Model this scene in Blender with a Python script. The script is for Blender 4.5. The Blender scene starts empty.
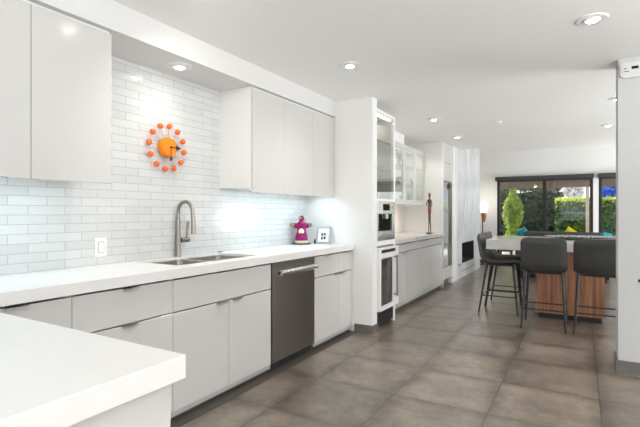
import bpy, bmesh, math, random
from mathutils import Vector, Matrix
random.seed(7)
SC = bpy.context.scene
COL = SC.collection
PI = math.pi

# ------------------------------------------------------------------ camera
FPX = 445.0
YAW = math.atan((581.0 - 320.0) / FPX)
cam_d = bpy.data.cameras.new('camera')
cam_d.sensor_width = 36.0
cam_d.lens = 36.0 * FPX / 640.0
cam_d.shift_y = -0.5 / 640.0
cam_d.clip_start = 0.02
cam_o = bpy.data.objects.new('camera', cam_d)
COL.objects.link(cam_o)
cam_o.location = (0, 0, 1.245)
cam_o.rotation_euler = (PI / 2, 0, YAW)
SC.camera = cam_o

# ------------------------------------------------------------------ world, sun, added fill lights, exposure
W = bpy.data.worlds.new('world')
SC.world = W
W.use_nodes = True
nt = W.node_tree
nt.nodes.clear()
wo = nt.nodes.new('ShaderNodeOutputWorld')
wb = nt.nodes.new('ShaderNodeBackground')
sky = nt.nodes.new('ShaderNodeTexSky')
sky.sky_type = 'HOSEK_WILKIE'
sky.turbidity = 6.0
sky.sun_direction = Vector((-0.55, 0.25, 0.8)).normalized()
mixs = nt.nodes.new('ShaderNodeMixRGB')
mixs.inputs[0].default_value = 0.8
mixs.inputs[2].default_value = (1.0, 1.0, 1.0, 1)
nt.links.new(sky.outputs[0], mixs.inputs[1])
nt.links.new(mixs.outputs[0], wb.inputs[0])
wb.inputs[1].default_value = 1.7
nt.links.new(wb.outputs[0], wo.inputs[0])


def light(name, kind, loc, rot, energy, color=(1, 1, 1), parent=None, **kw):
    d = bpy.data.lights.new(name, kind)
    d.energy = energy
    d.color = color
    for k, v in kw.items():
        setattr(d, k, v)
    o = bpy.data.objects.new(name, d)
    COL.objects.link(o)
    o.location = loc
    o.rotation_euler = rot
    if parent:
        o.parent = parent
    return o


light('sun', 'SUN', (0, 14, 8), Vector((0.55, -0.25, -0.8)).to_track_quat('-Z', 'Y').to_euler(), 5.5, (1, 0.95, 0.86), angle=0.02)
# added unseen area lights that brighten the ceiling and the rooms to the right
light('fill_back', 'AREA', (0.9, -2.35, 1.25), (PI / 2 + 1.5, 0, 0), 26, (0.96, 0.99, 1), shape='RECTANGLE', size=3.2, size_y=1.9)
light('fill_right', 'AREA', (2.85, 0.7, 1.45), (PI / 2 + 1.5, 0, PI / 2), 350, (0.96, 0.99, 1), shape='RECTANGLE', size=3.4, size_y=1.3)
light('fill_dining', 'AREA', (2.88, 5.4, 1.25), (PI / 2 + 0.5, 0, PI / 2), 105, (0.96, 0.99, 1), shape='RECTANGLE', size=1.8, size_y=1.9)
light('fill_living', 'AREA', (2.88, 10.0, 1.2), (PI / 2 + 0.3, 0, PI / 2), 150, (0.97, 0.99, 1), shape='RECTANGLE', size=2.4, size_y=2.0)
SC.view_settings.view_transform = 'Standard'
SC.view_settings.look = 'None'
SC.view_settings.gamma = 1.0
SC.view_settings.use_curve_mapping = False
SC.view_settings.exposure = 0.25
SC.cycles.max_bounces = 10
SC.cycles.diffuse_bounces = 6
SC.cycles.glossy_bounces = 5
SC.cycles.transmission_bounces = 8
SC.cycles.transparent_max_bounces = 12
SC.cycles.sample_clamp_indirect = 4.0
SC.cycles.use_denoising = True


# ------------------------------------------------------------------ materials
def mat(name, col, rough=0.5, metal=0.0, spec=None, coat=0.0, emit=None, estr=0.0, bump=0.0, bscale=40.0, var=0.0, vscale=6.0):
    m = bpy.data.materials.new(name)
    m.use_nodes = True
    n = m.node_tree.nodes
    l = m.node_tree.links
    b = n['Principled BSDF']
    b.inputs['Base Color'].default_value = (*col, 1)
    b.inputs['Roughness'].default_value = rough
    b.inputs['Metallic'].default_value = metal
    if spec is not None:
        b.inputs['Specular IOR Level'].default_value = spec
    if coat:
        b.inputs['Coat Weight'].default_value = coat
        b.inputs['Coat Roughness'].default_value = 0.1
    if emit:
        b.inputs['Emission Color'].default_value = (*emit, 1)
        b.inputs['Emission Strength'].default_value = estr
    if var or bump:
        tc = n.new('ShaderNodeTexCoord')
    if var:
        nz = n.new('ShaderNodeTexNoise')
        nz.inputs['Scale'].default_value = vscale
        nz.inputs['Detail'].default_value = 4
        l.new(tc.outputs['Object'], nz.inputs['Vector'])
        r = n.new('ShaderNodeValToRGB')
        r.color_ramp.elements[0].position = 0.3
        r.color_ramp.elements[1].position = 0.7
        r.color_ramp.elements[0].color = (*[c * (1 - var) for c in col], 1)
        r.color_ramp.elements[1].color = (*[min(1, c * (1 + var)) for c in col], 1)
        l.new(nz.outputs['Fac'], r.inputs[0])
        l.new(r.outputs[0], b.inputs['Base Color'])
    if bump:
        nb = n.new('ShaderNodeTexNoise')
        nb.inputs['Scale'].default_value = bscale
        l.new(tc.outputs['Object'], nb.inputs['Vector'])
        bp = n.new('ShaderNodeBump')
        bp.inputs['Strength'].default_value = bump
        bp.inputs['Distance'].default_value = 0.01
        l.new(nb.outputs['Fac'], bp.inputs['Height'])
        l.new(bp.outputs[0], b.inputs['Normal'])
    return m


def glass_mat(name, tint=(1, 1, 1), refl=0.12):
    m = bpy.data.materials.new(name)
    m.use_nodes = True
    n = m.node_tree.nodes
    l = m.node_tree.links
    n.clear()
    o = n.new('ShaderNodeOutputMaterial')
    t = n.new('ShaderNodeBsdfTransparent')
    t.inputs[0].default_value = (*tint, 1)
    g = n.new('ShaderNodeBsdfGlossy')
    g.inputs['Roughness'].default_value = 0.02
    mx = n.new('ShaderNodeMixShader')
    lw = n.new('ShaderNodeLayerWeight')
    lw.inputs[0].default_value = 0.15
    ma = n.new('ShaderNodeMath')
    ma.operation = 'MULTIPLY_ADD'
    ma.inputs[1].default_value = 0.5
    ma.inputs[2].default_value = refl * 0.4
    l.new(lw.outputs['Fresnel'], ma.inputs[0])
    l.new(ma.outputs[0], mx.inputs[0])
    l.new(t.outputs[0], mx.inputs[1])
    l.new(g.outputs[0], mx.inputs[2])
    l.new(mx.outputs[0], o.inputs[0])
    return m


def pos_uv(n, l, a, b):
    """world-position axes a, b as a 2-D texture vector"""
    g = n.new('ShaderNodeNewGeometry')
    s = n.new('ShaderNodeSeparateXYZ')
    c = n.new('ShaderNodeCombineXYZ')
    l.new(g.outputs['Position'], s.inputs[0])
    l.new(s.outputs[a], c.inputs[0])
    l.new(s.outputs[b], c.inputs[1])
    return c.outputs[0], g.outputs['Position']


def floor_mat():
    m = bpy.data.materials.new('floor_tile')
    m.use_nodes = True
    n = m.node_tree.nodes
    l = m.node_tree.links
    b = n['Principled BSDF']
    v, p = pos_uv(n, l, 0, 1)
    mp = n.new('ShaderNodeMapping')
    mp.inputs['Location'].default_value = (0.50, -0.47, 0)
    l.new(v, mp.inputs[0])
    br = n.new('ShaderNodeTexBrick')
    br.offset = 0.0
    br.squash = 1.0
    br.inputs['Scale'].default_value = 1.0
    br.inputs['Brick Width'].default_value = 0.606
    br.inputs['Row Height'].default_value = 0.606
    br.inputs['Mortar Size'].default_value = 0.0035
    br.inputs['Mortar Smooth'].default_value = 0.1
    br.inputs['Bias'].default_value = 0
    br.inputs['Color1'].default_value = (0.80, 0.80, 0.81, 1)
    br.inputs['Color2'].default_value = (1.18, 1.16, 1.13, 1)
    br.inputs['Mortar'].default_value = (0.35, 0.35, 0.35, 1)
    l.new(mp.outputs[0], br.inputs['Vector'])
    # every tile gets its own piece of the cloudy pattern
    fl = n.new('ShaderNodeVectorMath')
    fl.operation = 'SCALE'
    fl.inputs['Scale'].default_value = 3.0
    l.new(br.outputs['Color'], fl.inputs[0])
    ad = n.new('ShaderNodeVectorMath')
    ad.operation = 'ADD'
    l.new(p, ad.inputs[0])
    l.new(fl.outputs[0], ad.inputs[1])
    nz = n.new('ShaderNodeTexNoise')
    nz.inputs['Scale'].default_value = 3.0
    nz.inputs['Detail'].default_value = 5
    nz.inputs['Roughness'].default_value = 0.6
    l.new(ad.outputs[0], nz.inputs['Vector'])
    r = n.new('ShaderNodeValToRGB')
    r.color_ramp.elements[0].position = 0.28
    r.color_ramp.elements[0].color = (0.062, 0.050, 0.040, 1)
    r.color_ramp.elements[1].position = 0.72
    r.color_ramp.elements[1].color = (0.275, 0.225, 0.182, 1)
    nf = n.new('ShaderNodeTexNoise')
    nf.inputs['Scale'].default_value = 16.0
    nf.inputs['Detail'].default_value = 5
    nf.inputs['Roughness'].default_value = 0.65
    l.new(ad.outputs[0], nf.inputs['Vector'])
    rim = n.new('ShaderNodeTexBrick')
    rim.offset = 0.0
    rim.inputs['Scale'].default_value = 1.0
    rim.inputs['Brick Width'].default_value = 0.606
    rim.inputs['Row Height'].default_value = 0.606
    rim.inputs['Mortar Size'].default_value = 0.10
    rim.inputs['Mortar Smooth'].default_value = 1.0
    l.new(mp.outputs[0], rim.inputs['Vector'])
    m1 = n.new('ShaderNodeMath')
    m1.operation = 'MULTIPLY_ADD'
    m1.inputs[1].default_value = 0.40
    l.new(nf.outputs['Fac'], m1.inputs[0])
    m0 = n.new('ShaderNodeMath')
    m0.operation = 'MULTIPLY_ADD'
    m0.inputs[1].default_value = 0.80
    m0.inputs[2].default_value = -0.06
    l.new(nz.outputs['Fac'], m0.inputs[0])
    l.new(m0.outputs[0], m1.inputs[2])
    m2 = n.new('ShaderNodeMath')
    m2.operation = 'MULTIPLY_ADD'
    m2.inputs[1].default_value = -0.12
    l.new(rim.outputs['Fac'], m2.inputs[0])
    l.new(m1.outputs[0], m2.inputs[2])
    l.new(m2.outputs[0], r.inputs[0])
    mu = n.new('ShaderNodeMixRGB')
    mu.blend_type = 'MULTIPLY'
    mu.inputs[0].default_value = 1
    l.new(r.outputs[0], mu.inputs[1])
    l.new(br.outputs['Color'], mu.inputs[2])
    l.new(mu.outputs[0], b.inputs['Base Color'])
    b.inputs['Roughness'].default_value = 0.36
    b.inputs['Coat Weight'].default_value = 0.35
    b.inputs['Coat Roughness'].default_value = 0.28
    rr = n.new('ShaderNodeMapRange')
    rr.inputs[3].default_value = 0.29
    rr.inputs[4].default_value = 0.37
    l.new(nz.outputs['Fac'], rr.inputs[0])
    l.new(rr.outputs[0], b.inputs['Roughness'])
    bp = n.new('ShaderNodeBump')
    bp.inputs['Strength'].default_value = 0.25
    bp.inputs['Distance'].default_value = 0.003
    bp.invert = True
    l.new(br.outputs['Fac'], bp.inputs['Height'])
    l.new(bp.outputs[0], b.inputs['Normal'])
    return m


def splash_mat():
    m = bpy.data.materials.new('backsplash_glass_tile')
    m.use_nodes = True
    n = m.node_tree.nodes
    l = m.node_tree.links
    b = n['Principled BSDF']
    v, p = pos_uv(n, l, 1, 2)
    mp = n.new('ShaderNodeMapping')
    mp.inputs['Location'].default_value = (0.02, -0.915, 0)
    l.new(v, mp.inputs[0])
    br = n.new('ShaderNodeTexBrick')
    br.offset = 0.5
    br.inputs['Scale'].default_value = 1.0
    br.inputs['Brick Width'].default_value = 0.205
    br.inputs['Row Height'].default_value = 0.0532
    br.inputs['Mortar Size'].default_value = 0.0016
    br.inputs['Mortar Smooth'].default_value = 0.2
    br.inputs['Color1'].default_value = (0.63, 0.645, 0.645, 1)
    br.inputs['Color2'].default_value = (0.70, 0.715, 0.71, 1)
    br.inputs['Mortar'].default_value = (0.43, 0.43, 0.425, 1)
    l.new(mp.outputs[0], br.inputs['Vector'])
    l.new(br.outputs['Color'], b.inputs['Base Color'])
    b.inputs['Roughness'].default_value = 0.2
    b.inputs['Coat Weight'].default_value = 0.15
    b.inputs['Coat Roughness'].default_value = 0.08
    nz = n.new('ShaderNodeTexNoise')
    nz.inputs['Scale'].default_value = 14
    l.new(p, nz.inputs['Vector'])
    b2 = n.new('ShaderNodeBump')
    b2.inputs['Strength'].default_value = 0.3
    b2.inputs['Distance'].default_value = 0.01
    l.new(nz.outputs['Fac'], b2.inputs['Height'])
    bp = n.new('ShaderNodeBump')
    bp.inputs['Strength'].default_value = 0.5
    bp.inputs['Distance'].default_value = 0.002
    bp.invert = True
    l.new(br.outputs['Fac'], bp.inputs['Height'])
    l.new(b2.outputs[0], bp.inputs['Normal'])
    l.new(bp.outputs[0], b.inputs['Normal'])
    return m


def stone_mat():
    m = bpy.data.materials.new('fireplace_stone')
    m.use_nodes = True
    n = m.node_tree.nodes
    l = m.node_tree.links
    b = n['Principled BSDF']
    v, p = pos_uv(n, l, 2, 1)
    br = n.new('ShaderNodeTexBrick')
    br.offset = 0.5
    br.inputs['Scale'].default_value = 1.0
    br.inputs['Brick Width'].default_value = 1.2
    br.inputs['Row Height'].default_value = 0.30
    br.inputs['Mortar Size'].default_value = 0.003
    br.inputs['Color1'].default_value = (0.92, 0.92, 0.92, 1)
    br.inputs['Color2'].default_value = (1.0, 1.0, 1.0, 1)
    br.inputs['Mortar'].default_value = (0.7, 0.7, 0.7, 1)
    l.new(v, br.inputs['Vector'])
    mp = n.new('ShaderNodeMapping')
    mp.inputs['Scale'].default_value = (1, 3.2, 0.55)
    l.new(p, mp.inputs[0])
    nz = n.new('ShaderNodeTexNoise')
    nz.inputs['Scale'].default_value = 2.6
    nz.inputs['Detail'].default_value = 7
    nz.inputs['Distortion'].default_value = 1.2
    l.new(mp.outputs[0], nz.inputs['Vector'])
    r = n.new('ShaderNodeValToRGB')
    r.color_ramp.elements[0].position = 0.33
    r.color_ramp.elements[0].color = (0.55, 0.57, 0.59, 1)
    r.color_ramp.elements[1].position = 0.62
    r.color_ramp.elements[1].color = (0.82, 0.84, 0.86, 1)
    l.new(nz.outputs['Fac'], r.inputs[0])
    mu = n.new('ShaderNodeMixRGB')
    mu.blend_type = 'MULTIPLY'
    mu.inputs[0].default_value = 1
    l.new(r.outputs[0], mu.inputs[1])
    l.new(br.outputs['Color'], mu.inputs[2])
    l.new(mu.outputs[0], b.inputs['Base Color'])
    b.inputs['Roughness'].default_value = 0.3
    return m


def walnut_mat():
    m = bpy.data.materials.new('walnut')
    m.use_nodes = True
    n = m.node_tree.nodes
    l = m.node_tree.links
    b = n['Principled BSDF']
    g = n.new('ShaderNodeNewGeometry')
    mp = n.new('ShaderNodeMapping')
    mp.inputs['Scale'].default_value = (40, 40, 1.6)
    l.new(g.outputs['Position'], mp.inputs[0])
    nz = n.new('ShaderNodeTexNoise')
    nz.inputs['Scale'].default_value = 1.0
    nz.inputs['Detail'].default_value = 5
    l.new(mp.outputs[0], nz.inputs['Vector'])
    r = n.new('ShaderNodeValToRGB')
    r.color_ramp.elements[0].position = 0.3
    r.color_ramp.elements[0].color = (0.20, 0.08, 0.042, 1)
    r.color_ramp.elements[1].position = 0.7
    r.color_ramp.elements[1].color = (0.60, 0.29, 0.16, 1)
    l.new(nz.outputs['Fac'], r.inputs[0])
    l.new(r.outputs[0], b.inputs['Base Color'])
    b.inputs['Roughness'].default_value = 0.42
    return m


def leaf_mat(name, dark, bright, trans=0.25):
    m = bpy.data.materials.new(name)
    m.use_nodes = True
    n = m.node_tree.nodes
    l = m.node_tree.links
    b = n['Principled BSDF']
    g = n.new('ShaderNodeNewGeometry')
    nz = n.new('ShaderNodeTexNoise')
    nz.inputs['Scale'].default_value = 9
    nz.inputs['Detail'].default_value = 3
    l.new(g.outputs['Position'], nz.inputs['Vector'])
    r = n.new('ShaderNodeValToRGB')
    r.color_ramp.elements[0].position = 0.35
    r.color_ramp.elements[0].color = (*dark, 1)
    r.color_ramp.elements[1].position = 0.65
    r.color_ramp.elements[1].color = (*bright, 1)
    l.new(nz.outputs['Fac'], r.inputs[0])
    l.new(r.outputs[0], b.inputs['Base Color'])
    b.inputs['Roughness'].default_value = 0.5
    tr = n.new('ShaderNodeBsdfTranslucent')
    l.new(r.outputs[0], tr.inputs[0])
    mx = n.new('ShaderNodeMixShader')
    mx.inputs[0].default_value = trans
    o = n['Material Output']
    l.new(b.outputs[0], mx.inputs[1])
    l.new(tr.outputs[0], mx.inputs[2])
    l.new(mx.outputs[0], o.inputs[0])
    return m


def stripe_mat():
    """black and white wavy pattern of the throw"""
    m = bpy.data.materials.new('black_white_weave')
    m.use_nodes = True
    n = m.node_tree.nodes
    l = m.node_tree.links
    b = n['Principled BSDF']
    tc = n.new('ShaderNodeTexCoord')
    w = n.new('ShaderNodeTexWave')
    w.wave_type = 'BANDS'
    w.bands_direction = 'DIAGONAL'
    w.inputs['Scale'].default_value = 14
    w.inputs['Distortion'].default_value = 9
    w.inputs['Detail'].default_value = 1.5
    w.inputs['Detail Scale'].default_value = 1.2
    l.new(tc.outputs['Object'], w.inputs['Vector'])
    r = n.new('ShaderNodeValToRGB')
    r.color_ramp.elements[0].position = 0.5
    r.color_ramp.elements[0].color = (0.02, 0.02, 0.022, 1)
    r.color_ramp.elements[1].position = 0.62
    r.color_ramp.elements[1].color = (0.62, 0.64, 0.64, 1)
    l.new(w.outputs['Fac'], r.inputs[0])
    l.new(r.outputs[0], b.inputs['Base Color'])
    b.inputs['Roughness'].default_value = 0.4
    return m


M = dict(
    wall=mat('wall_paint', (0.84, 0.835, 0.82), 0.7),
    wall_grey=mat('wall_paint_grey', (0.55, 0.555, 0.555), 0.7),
    soffit=mat('ceiling_paint_dimmed', (0.73, 0.725, 0.715), 0.75),  # same paint as the ceiling, darkened in place of weaker light
    ceil=mat('ceiling_paint', (0.89, 0.885, 0.87), 0.85),
    floor=floor_mat(), splash=splash_mat(), stone=stone_mat(), walnut=walnut_mat(),
    cream=mat('cream_splash', (0.80, 0.74, 0.68), 0.4),
    cab=mat('cabinet_lacquer', (0.64, 0.63, 0.615), 0.17, var=0.012, vscale=2),
    cab_side=mat('cabinet_carcass', (0.84, 0.835, 0.82), 0.45),
    lining=mat('cabinet_dim_inside', (0.50, 0.475, 0.44), 0.5),  # dim cabinet inside put into a darker colour
    cab_dark=mat('cabinet_inside', (0.55, 0.54, 0.52), 0.6),
    quartz=mat('white_quartz', (0.86, 0.855, 0.845), 0.32, var=0.01, vscale=20),
    marble=mat('grey_quartz', (0.66, 0.65, 0.63), 0.16, var=0.1, vscale=9),
    kick_and_shadow=mat('plinth_and_shadow', (0.075, 0.064, 0.055), 0.5),  # brown of the plinth, also used for the floor shadow strip
    railgrey=mat('rail_grey', (0.44, 0.44, 0.43), 0.4),
    plinth=mat('plinth_grey', (0.42, 0.41, 0.39), 0.45),
    kick=mat('kick_black', (0.018, 0.018, 0.02), 0.4),
    tilebase=mat('baseboard_tile', (0.14, 0.13, 0.12), 0.45, var=0.2, vscale=8),
    steel=mat('brushed_steel', (0.50, 0.48, 0.46), 0.30, 1.0, bump=0.02, bscale=120),
    steel_d=mat('dishwasher_steel', (0.27, 0.25, 0.235), 0.30, 1.0, bump=0.015, bscale=90),
    steel_l=mat('light_steel', (0.66, 0.65, 0.64), 0.25, 1.0),
    sinksteel=mat('sink_steel', (0.50, 0.49, 0.47), 0.3, 1.0),
    nickel=mat('brushed_nickel', (0.31, 0.285, 0.255), 0.28, 1.0),
    chrome=mat('handle_metal', (0.52, 0.51, 0.49), 0.35, 0.8),
    firebox_grey=mat('firebox_dark_grey', (0.035, 0.034, 0.034), 0.6),  # plain dark grey liner colour
    black=mat('black_metal', (0.012, 0.012, 0.013), 0.4),
    blackgloss=mat('black_glass', (0.006, 0.006, 0.007), 0.06),
    grey_glass=mat('grey_glass', (0.36, 0.36, 0.36), 0.12, 0.9),
    shade=mat('roller_shade_grey', (0.045, 0.045, 0.047), 0.6),
    leather=mat('grey_leather', (0.050, 0.050, 0.049), 0.52, bump=0.15, bscale=160, var=0.1, vscale=10),
    legmetal=mat('gunmetal', (0.055, 0.056, 0.06), 0.35, 0.6),
    orange=mat('orange_lacquer', (0.86, 0.13, 0.004), 0.25, coat=0.3),
    amberface=mat('clock_face_orange', (0.93, 0.25, 0.004), 0.35),
    magenta=mat('magenta_glaze', (0.25, 0.0, 0.095), 0.3, spec=0.3, var=0.25, vscale=25),
    olive=mat('olive_glaze', (0.22, 0.24, 0.11), 0.3, var=0.3, vscale=40),
    creamglaze=mat('cream_glaze', (0.78, 0.68, 0.48), 0.35, var=0.15, vscale=40),
    darkplate=mat('slate_plate', (0.07, 0.08, 0.075), 0.35),
    silver=mat('silver_frame', (0.36, 0.36, 0.36), 0.4, 0.6),
    paper=mat('paper_white', (0.88, 0.88, 0.87), 0.6),
    photo=mat('photo_black', (0.04, 0.04, 0.045), 0.5),
    panelgrey=mat('panel_plastic', (0.66, 0.66, 0.65), 0.4),
    plastic=mat('white_plastic', (0.84, 0.84, 0.83), 0.35),
    glass=glass_mat('clear_glass', (0.97, 0.985, 0.98), 0.15),
    glass_edge=mat('glass_edge', (0.03, 0.06, 0.05), 0.15),
    glass_out=glass_mat('window_glass', (0.96, 0.98, 0.98), 0.08),
    glass_ware=glass_mat('glassware', (0.86, 0.90, 0.90), 0.35),
    bulb=mat('bulb_glow', (1, 1, 1), 0.5, emit=(1, 0.96, 0.90), estr=40),
    led=mat('led_glow', (1, 1, 1), 0.5, emit=(0.85, 0.96, 1.0), estr=2),
    ledwarm=mat('led_warm_glow', (1, 1, 1), 0.5, emit=(1, 0.93, 0.84), estr=4),
    lampglass=mat('lamp_glow', (1, 0.98, 0.95), 0.5, emit=(1, 0.93, 0.82), estr=2.2),
    amber=mat('amber_wood', (0.42, 0.13, 0.03), 0.4),
    bronze=mat('bronze_dark', (0.09, 0.06, 0.045), 0.45, 0.5),
    rust=mat('rust_red', (0.22, 0.05, 0.03), 0.5),
    gold=mat('ochre', (0.45, 0.2, 0.05), 0.5),
    throw=stripe_mat(),
    sofa=mat('charcoal_fabric', (0.06, 0.06, 0.062), 0.8, bump=0.2, bscale=200),
    teal=mat('teal_fabric', (0.02, 0.30, 0.42), 0.7, var=0.3, vscale=9),
    whitefab=mat('white_fabric', (0.8, 0.8, 0.78), 0.8),
    yellow=mat('yellow_fabric', (0.72, 0.62, 0.02), 0.7),
    cyan=mat('cyan_fabric', (0.05, 0.45, 0.62), 0.7),
    concrete=mat('patio_concrete', (0.74, 0.70, 0.67), 0.8, var=0.1, vscale=2),
    stucco=mat('patio_soffit', (0.62, 0.54, 0.46), 0.8),
    beam=mat('beam_brown', (0.20, 0.15, 0.115), 0.7),
    lantern=mat('lantern_brown', (0.16, 0.09, 0.06), 0.6),
    trunk=mat('bark', (0.12, 0.09, 0.07), 0.9),
    blockwall=mat('garden_wall', (0.55, 0.50, 0.47), 0.85, var=0.1),
    leaf_hedge=leaf_mat('hedge_leaf', (0.012, 0.05, 0.008), (0.10, 0.26, 0.035), 0.25),
    leaf_dark=leaf_mat('dark_hedge_leaf', (0.006, 0.02, 0.006), (0.035, 0.085, 0.022), 0.15),
    leaf_top=leaf_mat('hedge_sunlit_leaf', (0.30, 0.42, 0.03), (0.80, 0.85, 0.12), 0.4),  # sunlight on the hedge top put into a brighter leaf colour
    leaf_bright=leaf_mat('shrub_leaf', (0.16, 0.32, 0.02), (0.56, 0.66, 0.10), 0.4),
    leaf_tree=leaf_mat('tree_leaf', (0.03, 0.05, 0.03), (0.16, 0.20, 0.13), 0.2),
    leaf_blue=leaf_mat('blue_blossom', (0.01, 0.05, 0.40), (0.10, 0.30, 0.95), 0.3),
    leaf_pale=leaf_mat('pale_blossom', (0.42, 0.40, 0.42), (0.85, 0.82, 0.84), 0.3),
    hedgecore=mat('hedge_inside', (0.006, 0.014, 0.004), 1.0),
)


# ------------------------------------------------------------------ mesh helpers
class MB:
    def __init__(self):
        self.bm = bmesh.new()

    def _xf(self, vs, mtx):
        if mtx is not None:
            for v in vs:
                v.co = mtx @ v.co

    def box(self, x0, x1, y0, y1, z0, z1, bev=0.0, seg=2, mtx=None):
        t = bmesh.new()
        bmesh.ops.create_cube(t, size=1.0)
        for v in t.verts:
            v.co = Vector(((x0 + x1) / 2 + v.co.x * (x1 - x0), (y0 + y1) / 2 + v.co.y * (y1 - y0), (z0 + z1) / 2 + v.co.z * (z1 - z0)))
        if bev > 0:
            bmesh.ops.bevel(t, geom=list(t.edges), offset=bev, segments=seg, affect='EDGES', profile=0.5)
        self._join(t, mtx)
        return self

    def _join(self, t, mtx=None):
        if mtx is not None:
            bmesh.ops.transform(t, matrix=mtx, verts=list(t.verts))
        me = bpy.data.meshes.new('t')
        t.to_mesh(me)
        t.free()
        self.bm.from_mesh(me)
        bpy.data.meshes.remove(me)

    def tube(self, pts, radii, n=12, cap=True):
        pts = [Vector(p) for p in pts]
        if not isinstance(radii, (list, tuple)):
            radii = [radii] * len(pts)
        rings = []
        up = None
        for i, p in enumerate(pts):
            if i == 0:
                d = pts[1] - pts[0]
            elif i == len(pts) - 1:
                d = pts[-1] - pts[-2]
            else:
                d = (pts[i + 1] - p).normalized() + (p - pts[i - 1]).normalized()
            d.normalize()
            if up is None:
                a = Vector((0, 0, 1)) if abs(d.z) < 0.9 else Vector((1, 0, 0))
                up = (a - d * a.dot(d)).normalized()
            else:
                up = (up - d * up.dot(d)).normalized()
            s = d.cross(up)
            rings.append([self.bm.verts.new(p + (up * math.cos(2 * PI * k / n) + s * math.sin(2 * PI * k / n)) * radii[i]) for k in range(n)])
        for a, b in zip(rings, rings[1:]):
            for k in range(n):
                self.bm.faces.new((a[k], a[(k + 1) % n], b[(k + 1) % n], b[k]))
        if cap:
            self.bm.faces.new(list(reversed(rings[0])))
            self.bm.faces.new(rings[-1])
        return self

    def lathe(self, prof, c=(0, 0, 0), n=24, mtx=None, sx=1.0, sy=1.0):
        """prof: (radius, z) bottom to top"""
        t = bmesh.new()
        rings = []
        for r, z in prof:
            if r < 1e-6:
                rings.append([t.verts.new((c[0], c[1], c[2] + z))])
            else:
                rings.append([t.verts.new((c[0] + sx * r * math.cos(2 * PI * k / n), c[1] + sy * r * math.sin(2 * PI * k / n), c[2] + z)) for k in range(n)])
        for a, b in zip(rings, rings[1:]):
            for k in range(n):
                va = (a[0],) if len(a) == 1 else (a[k], a[(k + 1) % n])
                vb = (b[0],) if len(b) == 1 else (b[(k + 1) % n], b[k])
                f = va + vb
                if len(f) >= 3:
                    t.faces.new(f)
        if len(rings[0]) > 1:
            t.faces.new(list(reversed(rings[0])))
        if len(rings[-1]) > 1:
            t.faces.new(rings[-1])
        self._join(t, mtx)
        return self

    def ball(self, c, r, n=16, sx=1, sy=1, sz=1):
        t = bmesh.new()
        bmesh.ops.create_uvsphere(t, u_segments=n, v_segments=max(6, n // 2), radius=r)
        for v in t.verts:
            v.co = Vector((c[0] + v.co.x * sx, c[1] + v.co.y * sy, c[2] + v.co.z * sz))
        self._join(t)
        return self

    def prism(self, poly, z0, z1, mtx=None):
        t = bmesh.new()
        a = [t.verts.new((p[0], p[1], z0)) for p in poly]
        b = [t.verts.new((p[0], p[1], z1)) for p in poly]
        n = len(poly)
        t.faces.new(list(reversed(a)))
        t.faces.new(b)
        for k in range(n):
            t.faces.new((a[k], a[(k + 1) % n], b[(k + 1) % n], b[k]))
        self._join(t, mtx)
        return self

    def frame(self, axis, u0, u1, v0, v1, w0, w1, t):
        """rectangular frame; axis 'x': u=y, v=z, thickness along x (w0..w1); axis 'y': u=x, v=z"""
        def b(a0, a1, c0, c1):
            if axis == 'x':
                self.box(w0, w1, a0, a1, c0, c1)
            else:
                self.box(a0, a1, w0, w1, c0, c1)
        tl, tr, tb, tt = t if isinstance(t, (list, tuple)) else (t, t, t, t)
        b(u0, u0 + tl, v0, v1)
        b(u1 - tr, u1, v0, v1)
        b(u0 + tl, u1 - tr, v0, v0 + tb)
        b(u0 + tl, u1 - tr, v1 - tt, v1)
        return self

    def slab_hole(self, X, Y, z0, z1):
        """slab on a 4x4 vertex grid whose middle cell is a hole"""
        bm = self.bm
        g = {}
        for k, z in enumerate((z0, z1)):
            for i, x in enumerate(X):
                for j, y in enumerate(Y):
                    g[i, j, k] = bm.verts.new((x, y, z))
        for i in range(3):
            for j in range(3):
                if (i, j) == (1, 1):
                    continue
                bm.faces.new((g[i, j, 1], g[i + 1, j, 1], g[i + 1, j + 1, 1], g[i, j + 1, 1]))
                bm.faces.new((g[i, j, 0], g[i, j + 1, 0], g[i + 1, j + 1, 0], g[i + 1, j, 0]))
        for i in range(3):
            for j in (0, 3):
                bm.faces.new((g[i, j, 0], g[i + 1, j, 0], g[i + 1, j, 1], g[i, j, 1]))
                bm.faces.new((g[j, i, 0], g[j, i + 1, 0], g[j, i + 1, 1], g[j, i, 1]))
        for a, b in (((1, 1), (2, 1)), ((2, 1), (2, 2)), ((2, 2), (1, 2)), ((1, 2), (1, 1))):
            bm.faces.new((g[a[0], a[1], 0], g[b[0], b[1], 0], g[b[0], b[1], 1], g[a[0], a[1], 1]))
        bmesh.ops.recalc_face_normals(bm, faces=bm.faces)
        return self


def wloc(o):
    v = Vector((0, 0, 0))
    while o is not None:
        v += Vector(o.location)
        o = o.parent
    return v


def obj(name, mb, m, parent=None, smooth=None, label=None, recalc=True):
    """one mesh object; coordinates given in the world (or in the thing's own frame while the thing stands at the origin)"""
    bm = mb.bm
    off = wloc(parent)
    if off.length > 0:
        bmesh.ops.translate(bm, vec=-off, verts=list(bm.verts))
    if recalc:
        bmesh.ops.recalc_face_normals(bm, faces=list(bm.faces))
    me = bpy.data.meshes.new(name)
    bm.to_mesh(me)
    bm.free()
    me.materials.append(M[m] if isinstance(m, str) else m)
    o = bpy.data.objects.new(name, me)
    COL.objects.link(o)
    if parent:
        o.parent = parent
    if smooth is not None:
        me.shade_smooth()
        if smooth < 180:
            me.set_sharp_from_angle(angle=math.radians(smooth))
    if label:
        o['label'] = label
    return o


def tag(o, label, cat, group=None):
    o['label'] = label
    o['category'] = cat
    if group:
        o['group'] = group
    return o


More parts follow.
